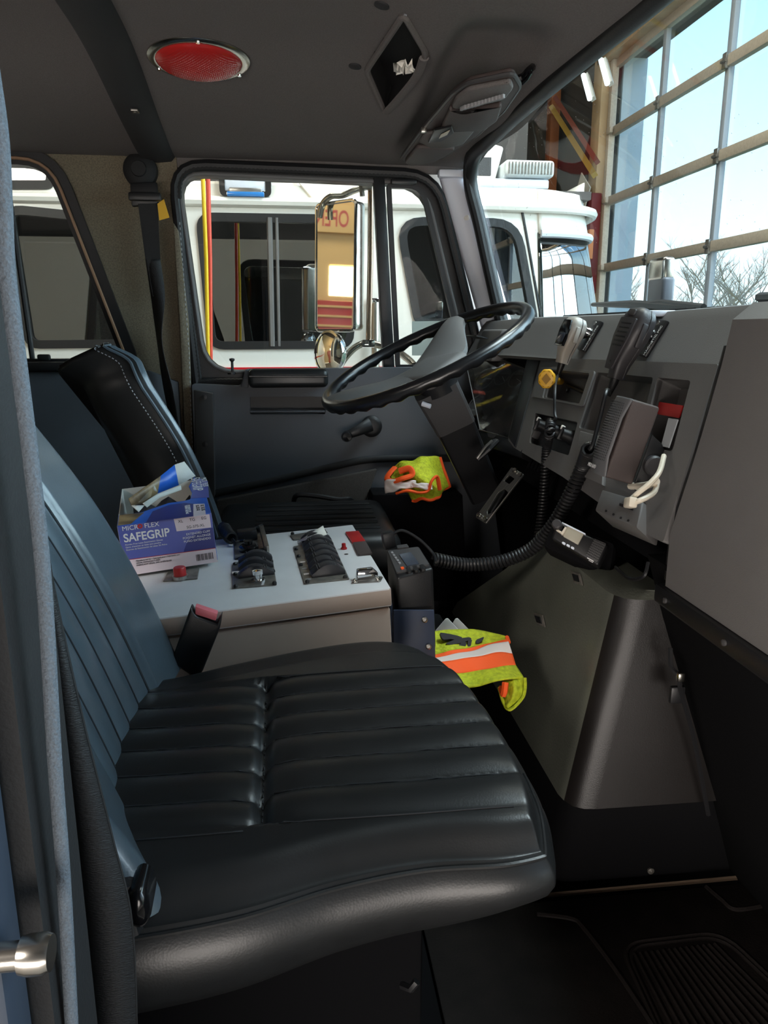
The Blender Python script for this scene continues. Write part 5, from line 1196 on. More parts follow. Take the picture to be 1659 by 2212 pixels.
# ------------------------------------------------------------------ two-way radio head in its bracket in front of the console
Rd = thing('radio_head', 'black two-way radio head with small screen standing in front of the console', 'radio', (.2, 1.32, .30))
r_ = [at_y(835, 1187, 1.43), at_y(906, 1179, 1.44), at_y(936, 1226, 1.29), at_y(857, 1247, 1.28)]
rn = (r_[1]-r_[0]).cross(r_[3]-r_[0]).normalized()
if rn.z < 0: rn = -rn
RF = fr(r_[3], r_[2]-r_[3], r_[0]-r_[3]); RFi = RF.inverted()
rl = lambda a, b: xy(RFi @ at_p(a, b, r_[3], V((RF[0][2], RF[1][2], RF[2][2]))))
mb = MB(); mb.prism(r_, V((.008, 0, -.16)), .006, 3); rb = obj('radio_body', mb, M['black'], Rd)
def rq(nm, pts, m_, h=.002, par=None, r=.001, h0=-.001): mb = MB(); q = [xy(p) for p in roundpoly([(*rl(*p), 0) for p in pts], r, 3)]; mb.prism([V((p[0], p[1], h0)) for p in q], (0, 0, h-h0), M=RF); return obj(nm, mb, M[m_], par or Rd)
fc = rq('face_plate', [(838, 1192), (904, 1184), (928, 1222), (858, 1240)], 'dash_dark', .003, r=.004)
rq('screen', [(863, 1202), (888, 1197), (906, 1222), (880, 1227)], 'screen', .0045, fc)
for i in range(5): rq('key', [(845+4*i, 1197+5.6*i), (849+4*i, 1196+5.6*i), (851+4*i, 1199+5.6*i), (847+4*i, 1200+5.6*i)], 'label_grey', .005, fc)
rq('orange_key', [(866, 1230), (872, 1229), (874, 1232), (868, 1234)], 'orange', .005, fc)
for i in range(3): rq('vent_slot', [(876+15*i, 1229-2.4*i), (885+15*i, 1227-2.4*i), (890+15*i, 1237-2.4*i), (881+15*i, 1239-2.4*i)], 'rubber', .0036, fc, .002)
rq('top_display', [(858, 1184), (880, 1181), (884, 1187), (860, 1190)], 'dash_dark', .006, fc)
mb = MB(); mb.box((0, 0, .016), (.024, .02, .034), .003, M=RF @ MX.Translation((*rl(842, 1182), 0))); mb.tube(catmull([RF @ V((*rl(842, 1180), .03)), at_y(840, 1158, 1.46), at_y(868, 1146, 1.47), at_y(905, 1165, 1.47), at_y(935, 1195, 1.46), at_y(942, 1215, 1.42)], 8), .003, 6); obj('antenna_plug', mb, M['rubber'], Rd)
mb = MB(); mb.prism([at_y(850, 1318, 1.272), at_y(938, 1318, 1.272), at_y(942, 1470, 1.272), at_y(850, 1470, 1.272)], (0, .004, 0), .001); mb.prism([at_y(848, 1305, 1.274), at_y(848, 1305, 1.274)+V((0, .14, .0)), at_y(850, 1470, 1.274)+V((0, .14, 0)), at_y(850, 1470, 1.274)], (-.004, 0, 0), .001); br_ = obj('bracket', mb, mat('blue_black_bracket', (46, 56, 78), .4), Rd)
for a, b in ((917, 1338), (925, 1396)): mb = MB(); mb.lathe(fr(at_y(a, b, 1.271), (1, 0, 0), (0, 0, 1)), [(.0055, 0), (.0055, .003), (.0035, .004), (.0035, .002), (.0001, .002)], 14); obj('bolt', mb, M['steel'], br_)
mb = MB(); mb.box((.24, 1.42, .17), (.16, .30, .34), .01); tag(obj('floor_box', mb, M['void']), 'black box on the floor under the radio in front of the console', 'box')

# ------------------------------------------------------------------ microphones on the dash
def mic(name, label, ctr, up, out, L, wt, wb, dp, m_, kind, holder_px, text_px):
    up = V(up).normalized(); out = V(out); out = (out-up*out.dot(up)).normalized(); xr = up.cross(out)
    F = MX(((xr.x, up.x, out.x, ctr.x), (xr.y, up.y, out.y, ctr.y), (xr.z, up.z, out.z, ctr.z), (0, 0, 0, 1)))
    t = thing(name, label, 'microphone', ctr-V((0, 0, L/2)))
    rows = []; N = 24
    for i in range(25):
        s = i/24; y = -L/2+L*s
        wd = interp([0, .2, .45, .7, .88, .96, 1], [wb, wb*1.05, wt*.82, wt, wt*.93, wt*.72, wt*.2], s); d = interp([0, .25, .6, .85, .96, 1], [dp*.55, dp*.75, dp, dp*.95, dp*.7, dp*.2], s)
        zc = -.004*sm(.3, 1, s)
        rows.append([F @ V((wd*math.copysign(abs(math.cos(a))**.55, math.cos(a)), y, zc+d*math.copysign(abs(math.sin(a))**.55, math.sin(a)))) for a in [2*math.pi*k/N for k in range(N)]])
    mb = MB(); mb.grid(rows, 0, True); mb.add(rows[0], [tuple(range(N))]); mb.add(rows[-1], [tuple(range(N))]); b = obj('mic_body', mb, M[m_], t, sharp=50)
    z = dp*1.0
    def face(nm, pts, mm, h, par): q = roundpoly([(p[0], p[1], 0) for p in pts], .002, 3); mb = MB(); mb.prism([F @ V((p.x, p.y, z-.004-.004*sm(.3, 1, (p.y+L/2)/L))) for p in q], out*(h+.003), .0005); return obj(nm, mb, M[mm], par)
    if kind == 'grey':
        f_ = face('face_window', [(-wt*.62, -L*.16), (wt*.62, -L*.16), (wt*.70, L*.20), (wt*.5, L*.40), (-wt*.5, L*.40), (-wt*.70, L*.20)], 'black_gloss', .002, t)
        face('badge', [(-wt*.35, -L*.08), (wt*.35, -L*.08), (wt*.5, L*.12), (-wt*.5, L*.12)], 'screen', .003, f_)
        face('bright_edge', [(-wt*.5, -L*.155), (wt*.5, -L*.155), (wt*.5, -L*.13), (-wt*.5, -L*.13)], 'chrome', .0032, f_)
    else:
        f_ = face('face_plate', [(-wb*.8, -L*.40), (wb*.8, -L*.40), (wt*.72, L*.06), (wt*.72, L*.32), (-wt*.72, L*.32), (-wt*.72, L*.06)], 'mic_dark', .0015, t)
        for i in range(6): face('sound_slot', [(-wt*.5, -L*.08+L*.062*i), (wt*.5, -L*.08+L*.062*i), (wt*.5, -L*.055+L*.062*i), (-wt*.5, -L*.055+L*.062*i)], 'rubber', .002, f_)
        face('top_key', [(-wt*.3, L*.36), (wt*.3, L*.36), (wt*.3, L*.44), (-wt*.3, L*.44)], 'dash_dark', .0005, t)
        for i in range(2): face('tone_hole', [(-.002, -L*(.30+.035*i)), (.002, -L*(.30+.035*i)), (.002, -L*(.28+.035*i)), (-.002, -L*(.28+.035*i))], 'rubber', .003, f_)
    mb = MB(); rows_ = [F @ V((p[0]*1.02, p[1], 0)) for p in [(wt*.99*math.cos(a), 0) for a in (0,)]]
    hw_ = []
    for k in range(25):
        s = .03+.93*k/24; wd = interp([0, .2, .45, .7, .88, .96, 1], [wb, wb*1.05, wt*.82, wt, wt*.93, wt*.72, wt*.2], s); hw_.append((wd, -L/2+L*s))
    mb = MB(); mb.tube([F @ V((a*1.005, b_, -.006)) for a, b_ in hw_]+[F @ V((-a*1.005, b_, -.006)) for a, b_ in hw_[::-1]], .0009, 5); obj('case_seam', mb, M['rubber'], b)
    ptt = MB(); ptt.box((wt*.98, L*.12, .002), (.006, L*.34, .012), .003, M=F); obj('talk_key', ptt, M['mic_dark' if kind != 'grey' else 'mic_grey'], t)
    st_ = MB(); st_.lathe(F @ MX(((1, 0, 0, 0), (0, 0, -1, -L/2), (0, 1, 0, 0), (0, 0, 0, 1))), [(wb*.62, -.008), (wb*.6, .008), (wb*.42, .022), (.004, .034), (.0001, .034)], 14); obj('strain_relief', st_, M['rubber'], t)
    return t, F
PADN = V((-.886, 0, .464)); PADU = V((.464, 0, .886))
def holder(label, px, py):
    c = at_p(px, py, V((.700, 0, .953)), PADN); F = fr(c, V((0, -1, 0)), PADU)
    t = thing('microphone_holder', label, 'holder', c-V((0, 0, .03)), 'magnetic microphone holders')
    R2 = F @ MX.Rotation(R(-6), 4, 'Z')
    mb = MB(); mb.box((.004, 0, .004), (.050, .076, .008), .003, M=R2); b = obj('holder_plate', mb, M['black'], t)
    mb = MB(); mb.lathe(R2 @ MX.Translation((-.004, .004, .008)), [(.013, 0), (.013, .006), (.010, .012), (.0001, .012)], 20); obj('magnet', mb, M['chrome'], b)
    mb = MB(); mb.lathe(R2 @ MX.Translation((0, .029, .008)), [(.005, 0), (.005, .001), (.0001, .0005)], 10); obj('holder_screw', mb, M['steel'], b)
    text('lettering', 'MAGNETIC MIC', .0105, R2 @ MX(((0, -1, 0, .0265), (1, 0, 0, -.036), (0, 0, 1, .0082), (0, 0, 0, 1))), M['label_white'], b, .0002, sx_=.84)
    return t, c
h1, hc1 = holder('black magnetic holder on the dash pad behind the light grey microphone', 1277, 727)
h2, hc2 = holder('black magnetic holder on the dash pad behind the dark microphone', 1410, 732)
m1c = at_x(1229, 735, .640); m2c = at_x(1358, 742, .625)
t1, F1 = mic('light_microphone', 'light grey hand microphone with black face hung on the dash pad', m1c, (.26, -.02, .96), (-.93, -.18, .3), .108, .030, .014, .022, 'mic_grey', 'grey', None, None)
t2, F2_ = mic('dark_microphone', 'dark grey hand microphone with slotted face hung on the dash pad', m2c, (.30, -.04, .95), (-.93, -.16, .3), .135, .034, .014, .023, 'mic_dark', 'dark', None, None)
for t, F, c, L in ((t1, F1, hc1, .108), (t2, F2_, hc2, .135)):
    a = F @ V((0, L*.12, -.020)); mb = MB(); mb.tube([a, c+PADN*.012], .008, 10); obj('hang_button', mb, M['black'], t)
e_ = F1 @ V((0, -.054-.028, 0))
mb = MB(); mb.tube(catmull([e_, dw(1199, 835, .06), dw(1198, 890, .05), dw(1200, 905, .045), dw(1190, 910, .045)], 8), .0035, 6); obj('cord', mb, M['rubber'], t1)
mb = coil([dw(1190, 912, .045), dw(1187, 935, .05), at_y(1181, 965, 1.62), at_y(1176, 1050, 1.64), at_y(1168, 1130, 1.64), at_y(1156, 1196, 1.62), at_y(1145, 1214, 1.60)], .0085, .0032, .0078); obj('coil_cord', mb, M['black'], t1)
e_ = F2_ @ V((0, -.0675-.030, 0))
mb = MB(); mb.tube(catmull([e_, dw(1310, 845, .075), dw(1296, 900, .07), dw(1281, 958, .065), dw(1273, 972, .065)], 8), .004, 8); obj('cord', mb, M['rubber'], t2)
mb = coil([dw(1273, 970, .065), at_y(1262, 1000, 1.38), at_y(1235, 1062, 1.40), at_y(1198, 1130, 1.43), at_y(1150, 1184, 1.46), at_y(1085, 1212, 1.48), at_y(1010, 1220, 1.49), at_y(938, 1208, 1.48)], .0115, .0036, .0078); obj('coil_cord', mb, M['black'], t2)

# ------------------------------------------------------------------ extension speaker with bracket and white cable
sc_ = at_x(1367, 862, .545); su = V((.28, 0, .96)).normalized(); so_ = V((-.96, 0, .28)); sxr = V((0, -1, 0))
SF = MX(((0, su.x, so_.x, sc_.x), (-1, su.y, so_.y, sc_.y), (0, su.z, so_.z, sc_.z), (0, 0, 0, 1)))     # origin: near top corner of the grille
ES = thing('extension_speaker', 'boxy dark extension speaker with perforated grille bracketed to the dash', 'speaker', sc_-V((0, 0, .14)))
SWd, SH, SD = .060, .132, .050
mb = MB(); mb.box((-SWd/2, -SH/2, -SD/2), (SWd, SH, SD), .004, 3, M=SF); obj('speaker_case', mb, M['speaker'], ES)
rows = []
mb = MB()
for i in range(13):
    s = i/12; x_ = -SWd*s; rows.append([SF @ V((x_, y_, .006+.007*math.sin(math.pi*s)-(0 if -SH+.003 < y_ < -.003 else .006))) for y_ in [-SH, -SH+.003, -SH*.75, -SH*.5, -SH*.25, -.003, 0]])
mb.grid(rows); gr = obj('grille', mb, M['grille'], ES, sharp=50, thick=.002)
mb = MB()
for i in range(13):
    for j in range(24):
        x_ = -.006-.0040*i; y_ = -.010-.0042*j; s = -x_/SWd; mb.lathe(SF @ MX.Translation((x_, y_, .0072+.007*math.sin(math.pi*s))), [(.0013, 0), (.0013, .0002), (.0001, .0002)], 6)
ph = obj('perforation', mb, M['rubber'], gr, sharp=0)
text('lettering', 'MIDLAND', .009, SF @ MX.Translation((-SWd+.012, -SH+.008, .0150)), M['label_white'], gr, .0002, sx_=.8)
mb = MB(); mb.prism([SF @ V((.002, y_, z_)) for y_, z_ in ((-.045, -.050), (-.055, -SD-.022), (-.075, -SD-.040), (-.12, -SD-.036), (-.145, -SD-.008), (-.13, -.050))], V((0, -.003, 0)), .001); sb = obj('bracket', mb, M['black'], ES)
mb = MB(); mb.lathe(SF @ MX(((0, 0, 1, .004), (1, 0, 0, -.092), (0, 1, 0, -.068), (0, 0, 0, 1))), [(.017, 0), (.017, .010), (.014, .013), (.0001, .013)], 22); obj('bracket_knob', mb, M['mic_dark'], sb)
mb = MB(); mb.lathe(SF @ MX(((0, 0, -1, -SWd-.002), (1, 0, 0, -.070), (0, 1, 0, -.04), (0, 0, 0, 1))), [(.010, -.002), (.010, .02), (.021, .024), (.021, .032), (.016, .035), (.0001, .035)], 22); obj('far_knob', mb, M['black'], sb)
wc = thing('white_cable', 'white looped cable with plastic plug hanging below the extension speaker', 'cable', at_x(1370, 1085, .50))
mb = MB(); mb.tube(catmull([at_x(1434, 985, .58), at_x(1424, 1020, .55), at_x(1404, 1044, .53), at_x(1382, 1062, .515), at_x(1362, 1080, .505)], 8), .0042, 8); obj('cord', mb, M['ivory'], wc)
mb = MB(); mb.tube(catmull([at_x(1420, 1040, .56), at_x(1414, 1062, .545), at_x(1398, 1074, .525), at_x(1380, 1082, .51), at_x(1364, 1088, .505)], 8), .0042, 8); obj('cord', mb, M['ivory'], wc)
mb = MB(); mb.tube(catmull([at_x(1362, 1050, .56), at_x(1385, 1050, .56), at_x(1405, 1046, .55), at_x(1418, 1038, .55)], 6), .006, 8); obj('wrapped_end', mb, M['ivory'], wc)
mb = MB(); c = at_x(1362, 1086, .502); mb.box((0, 0, 0), (.022, .016, .014), .003, M=fr(c, (0, -1, .3), (.2, .2, 1))); obj('plug', mb, M['ivory'], wc)

# ------------------------------------------------------------------ receiver below the dash
wr_n = V((-.47, -.68, .56)).normalized(); wr_p = at_y(1252, 1174, 1.27)
wq = lambda a, b, h=0: at_p(a, b, wr_p+wr_n*h, wr_n)
WR = thing('receiver', 'small black radio receiver with bright display and grille below the dash', 'radio', wr_p-V((0, 0, .03)))
mb = MB(); mb.prism([wq(1203, 1126), wq(1313, 1175), wq(1291, 1223), wq(1190, 1163)], wr_n*-.026, .005, 3); wb_ = obj('receiver_body', mb, M['black'], WR)
def wpl(nm, pts, m_, h, par=None): mb = MB(); mb.prism(roundpoly([wq(*p) for p in pts], .002, 3), wr_n*h, .0004); return obj(nm, mb, M[m_], par or WR)
wd_ = wpl('display', [(1227, 1136), (1262, 1154), (1249, 1178), (1217, 1160)], 'display_reflection', .003)
wpl('display_edge', [(1215, 1129), (1266, 1154), (1265, 1157), (1214, 1132)], 'metal_grey', .004, wd_)
gq = wpl('grille', [(1284, 1164), (1310, 1175), (1290, 1216), (1265, 1200)], 'dash_dark', .002)
mb = MB()
for i in range(8):
    for j in range(8):
        u, v_ = (i+.5)/8, (j+.5)/8; p = (wq(1284, 1164)*(1-u)+wq(1310, 1175)*u)*(1-v_)+(wq(1266, 1198)*(1-u)+wq(1291, 1213)*u)*v_
        mb.lathe(MX.Translation(p+wr_n*.0022) @ wr_n.to_track_quat('Z', 'Y').to_matrix().to_4x4(), [(.0011, 0), (.0011, .0002), (.0001, .0002)], 6)
obj('perforation', mb, M['rubber'], gq, sharp=0)
for i in range(3): wpl('push_key', [(1216+9.5*i, 1171+5*i), (1223+9.5*i, 1174.5+5*i), (1221+9.5*i, 1179+5*i), (1214+9.5*i, 1175+5*i)], 'metal_grey', .004)
mb = MB(); mb.prism([wq(1222, 1141, .001), wq(1226, 1142, .001), wq(1217, 1158, .001), wq(1212, 1156, .001)], wr_n*.008, .001); mb.prism([wq(1204, 1144, .001), wq(1215, 1151, .001), wq(1213, 1155, .001), wq(1202, 1148, .001)], wr_n*.006, .001); obj('side_key', mb, M['ivory'], WR)
mb = MB(); c = wq(1203, 1133, .012); mb.lathe(MX.Translation(c) @ wr_n.to_track_quat('Z', 'Y').to_matrix().to_4x4(), [(.009, -.012), (.009, .004), (.007, .006), (.0001, .006)], 16); obj('volume_knob', mb, M['mic_dark'], WR)
e0 = (wq(1281, 1211)-wq(1268, 1204)).normalized()
mb = MB(); mb.prism([wq(1269, 1204, .0022), wq(1283, 1212, .0022), wq(1282, 1214, .0022), wq(1268, 1206, .0022)], wr_n*.0005); mb.prism([wq(1272, 1210, .0022), wq(1281, 1215, .0022), wq(1280.5, 1216, .0022), wq(1271.5, 1211, .0022)], wr_n*.0005); obj('maker_mark', mb, M['label_white'], gq)
mb = MB(); mb.prism([wq(1196, 1118, -.03), wq(1330, 1172, -.03), wq(1318, 1250, -.03), wq(1170, 1180, -.03)], wr_n*-.05, .01); obj('receiver_mount', mb, M['void'], WR)
mb = MB(); mb.tube(catmull([at_x(1330, 1225, .53), at_x(1360, 1250, .52), at_x(1390, 1245, .52), at_x(1400, 1215, .53)], 6), .003, 6); tag(obj('thin_wire', mb, M['rubber']), 'thin dark wire looping right of the receiver under the dash', 'wire')

# ================================================================== ROOF ITEMS
def ceil_n(X, Y):
    d = .01; n = V((-(ceil_z(X+d, Y)-ceil_z(X-d, Y))/(2*d), -(ceil_z(X, Y+d)-ceil_z(X, Y-d))/(2*d), 1)).normalized(); return -n
def on_ceiling(px, py):
    z = 1.5
    for _ in range(12): p = at_z(px, py, z); z = ceil_z(p.x, p.y)
    return at_z(px, py, z)
c = on_ceiling(430, 127); n = ceil_n(c.x, c.y); LF = MX.Translation(c) @ n.to_track_quat('Z', 'Y').to_matrix().to_4x4()
DL = thing('dome_lamp', 'round red dome lamp with chrome bezel in the dark headliner', 'lamp', c)
mb = MB(); mb.lathe(LF, [(.104, -.004), (.104, .003), (.100, .006), (.090, .008), (.086, .006)], 56); bz = obj('bezel', mb, M['chrome_dull'], DL)
mb = MB(); rows = []
for i in range(61):
    r_ = .088*(1-i/60)+.0001; row = []
    for k in range(200):
        a = 2*math.pi*k/200; x_, y_ = r_*math.cos(a), r_*math.sin(a); z_ = .005+.021*math.sqrt(max(0, 1-(r_/.0885)**2)); z_ += .0011*math.sin(x_*760)*math.sin(y_*760)*sm(.086, .075, r_); row.append(LF @ V((x_, y_, z_)))
    rows.append(row)
mb.grid(rows, 0, True); obj('red_lens', mb, M['red_lens'], DL, sharp=0)
for a in (90, 210, 330): mb = MB(); mb.lathe(LF @ MX.Translation((.096*math.cos(R(a-5)), .096*math.sin(R(a-5)), .007)), [(.005, 0), (.004, .003), (.0001, .003)], 10); obj('screw', mb, M['chrome'], bz)
p = on_ceiling(291, 222)+V((0, 0, -.018)); mb = MB(); mb.box((0, 0, 0), (.016, .028, .005), .001, M=MX.Translation(p)); mb.lathe(MX.Translation(p+V((0, -.004, -.003))), [(.004, 0), (.004, -.002), (.0001, -.002)], 8); tag(obj('roof_clip', mb, M['steel']), 'tiny steel clip screwed to the dark roof rib', 'clip')
for i, (a, b, lab) in enumerate(((825, 10, 'dark round headliner button at the top edge above the overhead pocket'), (767, 142, 'dark round headliner button left of the overhead pocket'))):
    p = on_ceiling(a, b); mb = MB(); mb.lathe(MX.Translation(p) @ ceil_n(p.x, p.y).to_track_quat('Z', 'Y').to_matrix().to_4x4(), [(.014, -.003), (.013, .003), (.008, .005), (.0001, .0055)], 18); tag(obj('headliner_button', mb, M['rib']), lab, 'button')
# overhead pocket: real recess, the ceiling grid is open there
op = [on_ceiling(*q) for q in POCKET]
OP = thing('overhead_pocket', 'dark recessed pocket with a stitched rim in the overhead headliner', 'pocket', sum(op, V())/len(op))
rim = roundpoly(op, .02, 4)
mb = MB(); mb.tube([p+V((0, 0, -.002)) for p in rim], .0065, 8, True); obj('rim', mb, M['headliner'], OP)
mb = MB(); cc_ = sum(rim, V())/len(rim); up_ = [V((cc_.x+.012+(p.x-cc_.x)*.96, cc_.y+(p.y-cc_.y)*.96, p.z+.05)) for p in rim]; mb.grid([rim+rim[:1], up_+up_[:1]]); mb.add(up_, [tuple(range(len(up_)))]); obj('liner', mb, M['rubber_dull'], OP)
mb = MB(); lipp = [on_ceiling(*q)+V((0, 0, -.006)) for q in ((834, 236), (862, 205), (900, 158), (916, 118))]; mb.tube(catmull(lipp, 6), .010, 8, flat=.6); obj('front_lip', mb, M['headliner'], OP)
rnd = random.Random(3); c = on_ceiling(878, 150)+V((0, 0, .0)); mb = MB(); rows = []
for i in range(7): rows.append([c+V((-.022+.006*i+.006*rnd.uniform(-1, 1), -.034+.011*j, .001*j+.011*rnd.uniform(-1, 1))) for j in range(7)])
mb.grid(rows); tag(obj('tissue', mb, M['paper'], sharp=20, thick=.0008), 'crumpled white tissue tucked in the overhead pocket', 'tissue')

# sun visor with organiser pockets
VZ = 1.412
vp_ = lambda a, b, z=VZ: at_z(a, b, z)
VO = thing('sun_visor', 'folded-up dark sun visor organiser with pockets above the windshield', 'sun visor', vp_(990, 270, 1.42))
vo = roundpoly([vp_(866, 346), vp_(905, 293), vp_(978, 207), vp_(1012, 183), vp_(1108, 163), vp_(1124, 190), vp_(1088, 243), vp_(1030, 296), vp_(955, 344), vp_(882, 353)], .016, 3)
mb = MB(); mb.prism(vo, (0, 0, .016), .004, 2); vd = obj('visor_pad', mb, M['speaker'], VO, sharp=50)
mb = MB(); mb.tube([p+V((0, 0, .004)) for p in vo], .0045, 6, True); obj('edge_binding', mb, M['dash_dark'], VO)
def vpad(nm, pts, m_, h, z=VZ, bev=.004): mb = MB(); mb.prism(roundpoly([vp_(a, b, z) for a, b in pts], .012, 3), (0, 0, -h), bev, 2); return obj(nm, mb, M[m_], VO, sharp=50)
vpad('upper_pocket', [(985, 202), (1010, 184), (1104, 166), (1110, 180), (1090, 206), (1000, 226), (975, 224)], 'headliner', .010)
vpad('middle_pocket', [(972, 224), (1000, 234), (1085, 216), (1075, 250), (1045, 272), (950, 275)], 'speaker', .012)
vpad('lower_pocket', [(905, 300), (918, 282), (1030, 270), (1000, 306), (940, 318)], 'headliner', .009)
vpad('end_pocket', [(874, 344), (900, 310), (985, 314), (940, 342), (890, 350)], 'speaker', .011)
for i in range(12):
    a, b = 1001+7.4*i, 233-2.1*i; mb = MB(); q = vp_(a, b, VZ-.016); mb.box((0, 0, 0), (.0062, .020, .008), .0015, M=MX.Translation(q) @ MX.Rotation(R(20), 4, 'Z')); obj('pen_clip', mb, M['label_grey'], VO)
mb = MB(); mb.prism([vp_(938, 276, VZ-.010), vp_(976, 268, VZ-.010), (vp_(980, 282, VZ-.010)), vp_(955, 300, VZ-.010), vp_(925, 304, VZ-.010)], (0, 0, -.006), .002); ck_ = obj('clip', mb, M['black'], VO)
mb = MB(); mb.prism([vp_(952, 290, VZ-.017), vp_(972, 280, VZ-.017), vp_(966, 290, VZ-.017), vp_(948, 298, VZ-.017)], (0, 0, -.002), .0005); obj('clip_tab', mb, M['ivory'], ck_)
mb = MB(); mb.box((0, 0, 0), (.014, .010, .012), .002, M=MX.Translation(vp_(916, 281, VZ-.004))); obj('snap', mb, M['chrome_dull'], VO)
mb = MB(); mb.tube(catmull([vp_(1110, 172, 1.43), vp_(1130, 165, 1.435), vp_(1142, 152, 1.44), vp_(1150, 145, 1.45)], 5), .007, 8); mb.tube([vp_(1128, 180, 1.425), vp_(1140, 168, 1.43), vp_(1146, 156, 1.435)], .004, 6); obj('pivot_arm', mb, M['black_gloss'], VO)

# ================================================================== SEAT BELTS
YB = 2.35
SB = thing('driver_seat_belt', 'black shoulder belt hanging from its anchor on the driver side pillar', 'seat belt', at_y(330, 700, YB))
mb = MB(); c = at_y(303, 368, YB+.04); F = fr(c, (1, 0, 0), (0, 0, 1)); mb.lathe(F, [(.048, -.01), (.046, .010), (.036, .020), (.022, .024), (.020, .030), (.0001, .031)], 32); an = obj('anchor_cover', mb, M['rubber_dull'], SB)
mb = MB(); mb.prism([at_y(280, 395, YB), at_y(338, 392, YB), at_y(342, 440, YB), at_y(284, 446, YB)], (0, .02, 0), .005); mb.box(at_y(313, 425, YB-.02), (.088, .02, .022), .005); obj('guide_loop', mb, M['black'], SB)
mb = MB(); mb.prism([at_y(298, 440, YB-.004), at_y(340, 440, YB-.004), at_y(346, 560, YB), at_y(352, 640, YB+.0), at_y(330, 640, YB+.0), at_y(314, 560, YB)], (0, .003, 0)); w1 = obj('webbing', mb, M['belt'], SB)
L_ = [at_y(314, 560, YB), at_y(326, 640, YB+.004), at_y(340, 740, YB+.02), at_y(352, 830, YB+.02), at_y(378, 960, YB+.01), at_y(392, 1030, YB)]
R_ = [at_y(346, 560, YB), at_y(356, 640, YB-.01), at_y(350, 740, YB-.02), at_y(375, 850, YB-.02), at_y(392, 960, YB-.01), at_y(400, 1030, YB)]
mb = MB(); l2, r2_ = catmull(L_, 8), catmull(R_, 8); mb.grid([[a, (a+b)/2, b] for a, b in zip(l2, r2_)]); obj('webbing', mb, M['belt'], SB, sharp=0, thick=.002)
mb = MB(); mb.prism([at_y(340, 440, YB-.008), at_y(354, 430, YB-.008), at_y(366, 470, YB-.008), at_y(344, 476, YB-.008)], (0, .002, 0)); tg = obj('yellow_tag', mb, M['amber'], SB)
mb = MB(); mb.prism([at_y(374, 480, YB+.02), at_y(386, 500, YB+.02), at_y(408, 700, YB+.02), at_y(418, 1010, YB+.02), at_y(402, 1010, YB+.02), at_y(388, 700, YB+.02)], (0, .02, 0), .003); struct('trim_10', mb, M['pillar_fabric'])
mb = MB(); zz = resample([at_y(388, 480, YB+.012), at_y(398, 620, YB+.012), at_y(408, 760, YB+.012), at_y(417, 1010, YB+.012)], .007)
for i in range(0, len(zz)-1, 2): mb.tube([zz[i], zz[i+1]], .0014, 4)
struct('trim_11', mb, M['label_grey'])
PB = thing('passenger_seat_belt', 'black belt webbing hanging down at the left beside the near door post', 'seat belt', at_y(200, 1900, .50))
l_ = [at_y(a, b, .50) for a, b in ((92, 1150), (106, 1300), (124, 1560), (146, 1800), (166, 2050), (180, 2260))]; r2_ = [at_y(a, b, .50) for a, b in ((96, 1150), (122, 1300), (180, 1560), (240, 1800), (284, 1990), (296, 2260))]
mb = MB(); l2, r3 = catmull(l_, 8), catmull(r2_, 8); mb.grid([[a, (a*.5+b*.5)+V((0, -.004, 0)), b] for a, b in zip(l2, r3)]); obj('webbing', mb, M['belt'], PB, sharp=0, thick=.0018)
mb = MB(); mb.tube([p for p in r3], .0011, 5); obj('edge_weave', mb, M['rubber_dull'], PB)

# ================================================================== SAFETY VESTS AND CARDS
def strip_cloth(lines, n, wob, sd):
    """rows of 3-D polylines -> smooth grid with small folds; returns rows and per-row band index"""
    rnd = random.Random(sd); rows = []; band = []
    for k in range(len(lines)-1):
        a, b = resample_n(lines[k], n), resample_n(lines[k+1], n); m_ = 7
        for i in range(m_ + (1 if k == len(lines)-2 else 0)):
            t = i/m_; rows.append([p*(1-t)+q*t for p, q in zip(a, b)]); band.append(k)
    ph = [rnd.uniform(0, 6.28) for _ in range(6)]
    for i, r_ in enumerate(rows):
        for j, p in enumerate(r_):
            u, v_ = j/(len(r_)-1), i/(len(rows)-1); d = wob*(math.sin(9*u+4*v_+ph[0])+.6*math.sin(17*u-7*v_+ph[1])+.5*math.sin(11*v_+5*u+ph[2]))
            r_[j] = p+V((-.25*d, -.6*d, .75*d))
    return rows, band
def resample_n(pts, n):
    pts = catmull(pts, 10); L = [0]
    for a, b in zip(pts, pts[1:]): L.append(L[-1]+(b-a).length)
    out = []; k = 0
    for i in range(n):
        s = L[-1]*i/(n-1)
        while k < len(L)-2 and L[k+1] < s: k += 1
        t = (s-L[k])/max(1e-9, L[k+1]-L[k]); out.append(pts[k]*(1-t)+pts[k+1]*t)
    return out
def line(pts): return [at_y(a, b, y) for a, b, y in pts]
VA = thing('folded_safety_vest', 'lime and orange safety vest with black print draped in front of the passenger seat', 'vest', at_y(1030, 1500, 1.24))
ls = [line([(930, 1362, 1.36), (1000, 1361, 1.37), (1060, 1366, 1.36), (1095, 1376, 1.32)]), line([(930, 1416, 1.30), (1005, 1402, 1.31), (1060, 1388, 1.32), (1097, 1383, 1.31)]), line([(930, 1424, 1.29), (1010, 1408, 1.30), (1062, 1393, 1.31), (1099, 1388, 1.30)]),
      line([(930, 1436, 1.27), (1020, 1420, 1.27), (1078, 1411, 1.28), (1107, 1412, 1.27)]), line([(940, 1462, 1.24), (1030, 1449, 1.24), (1085, 1441, 1.24), (1114, 1437, 1.24)]), line([(950, 1490, 1.21), (1035, 1480, 1.20), (1095, 1468, 1.20), (1132, 1466, 1.21)])]
rows, band = strip_cloth(ls, 40, .0022, 5)
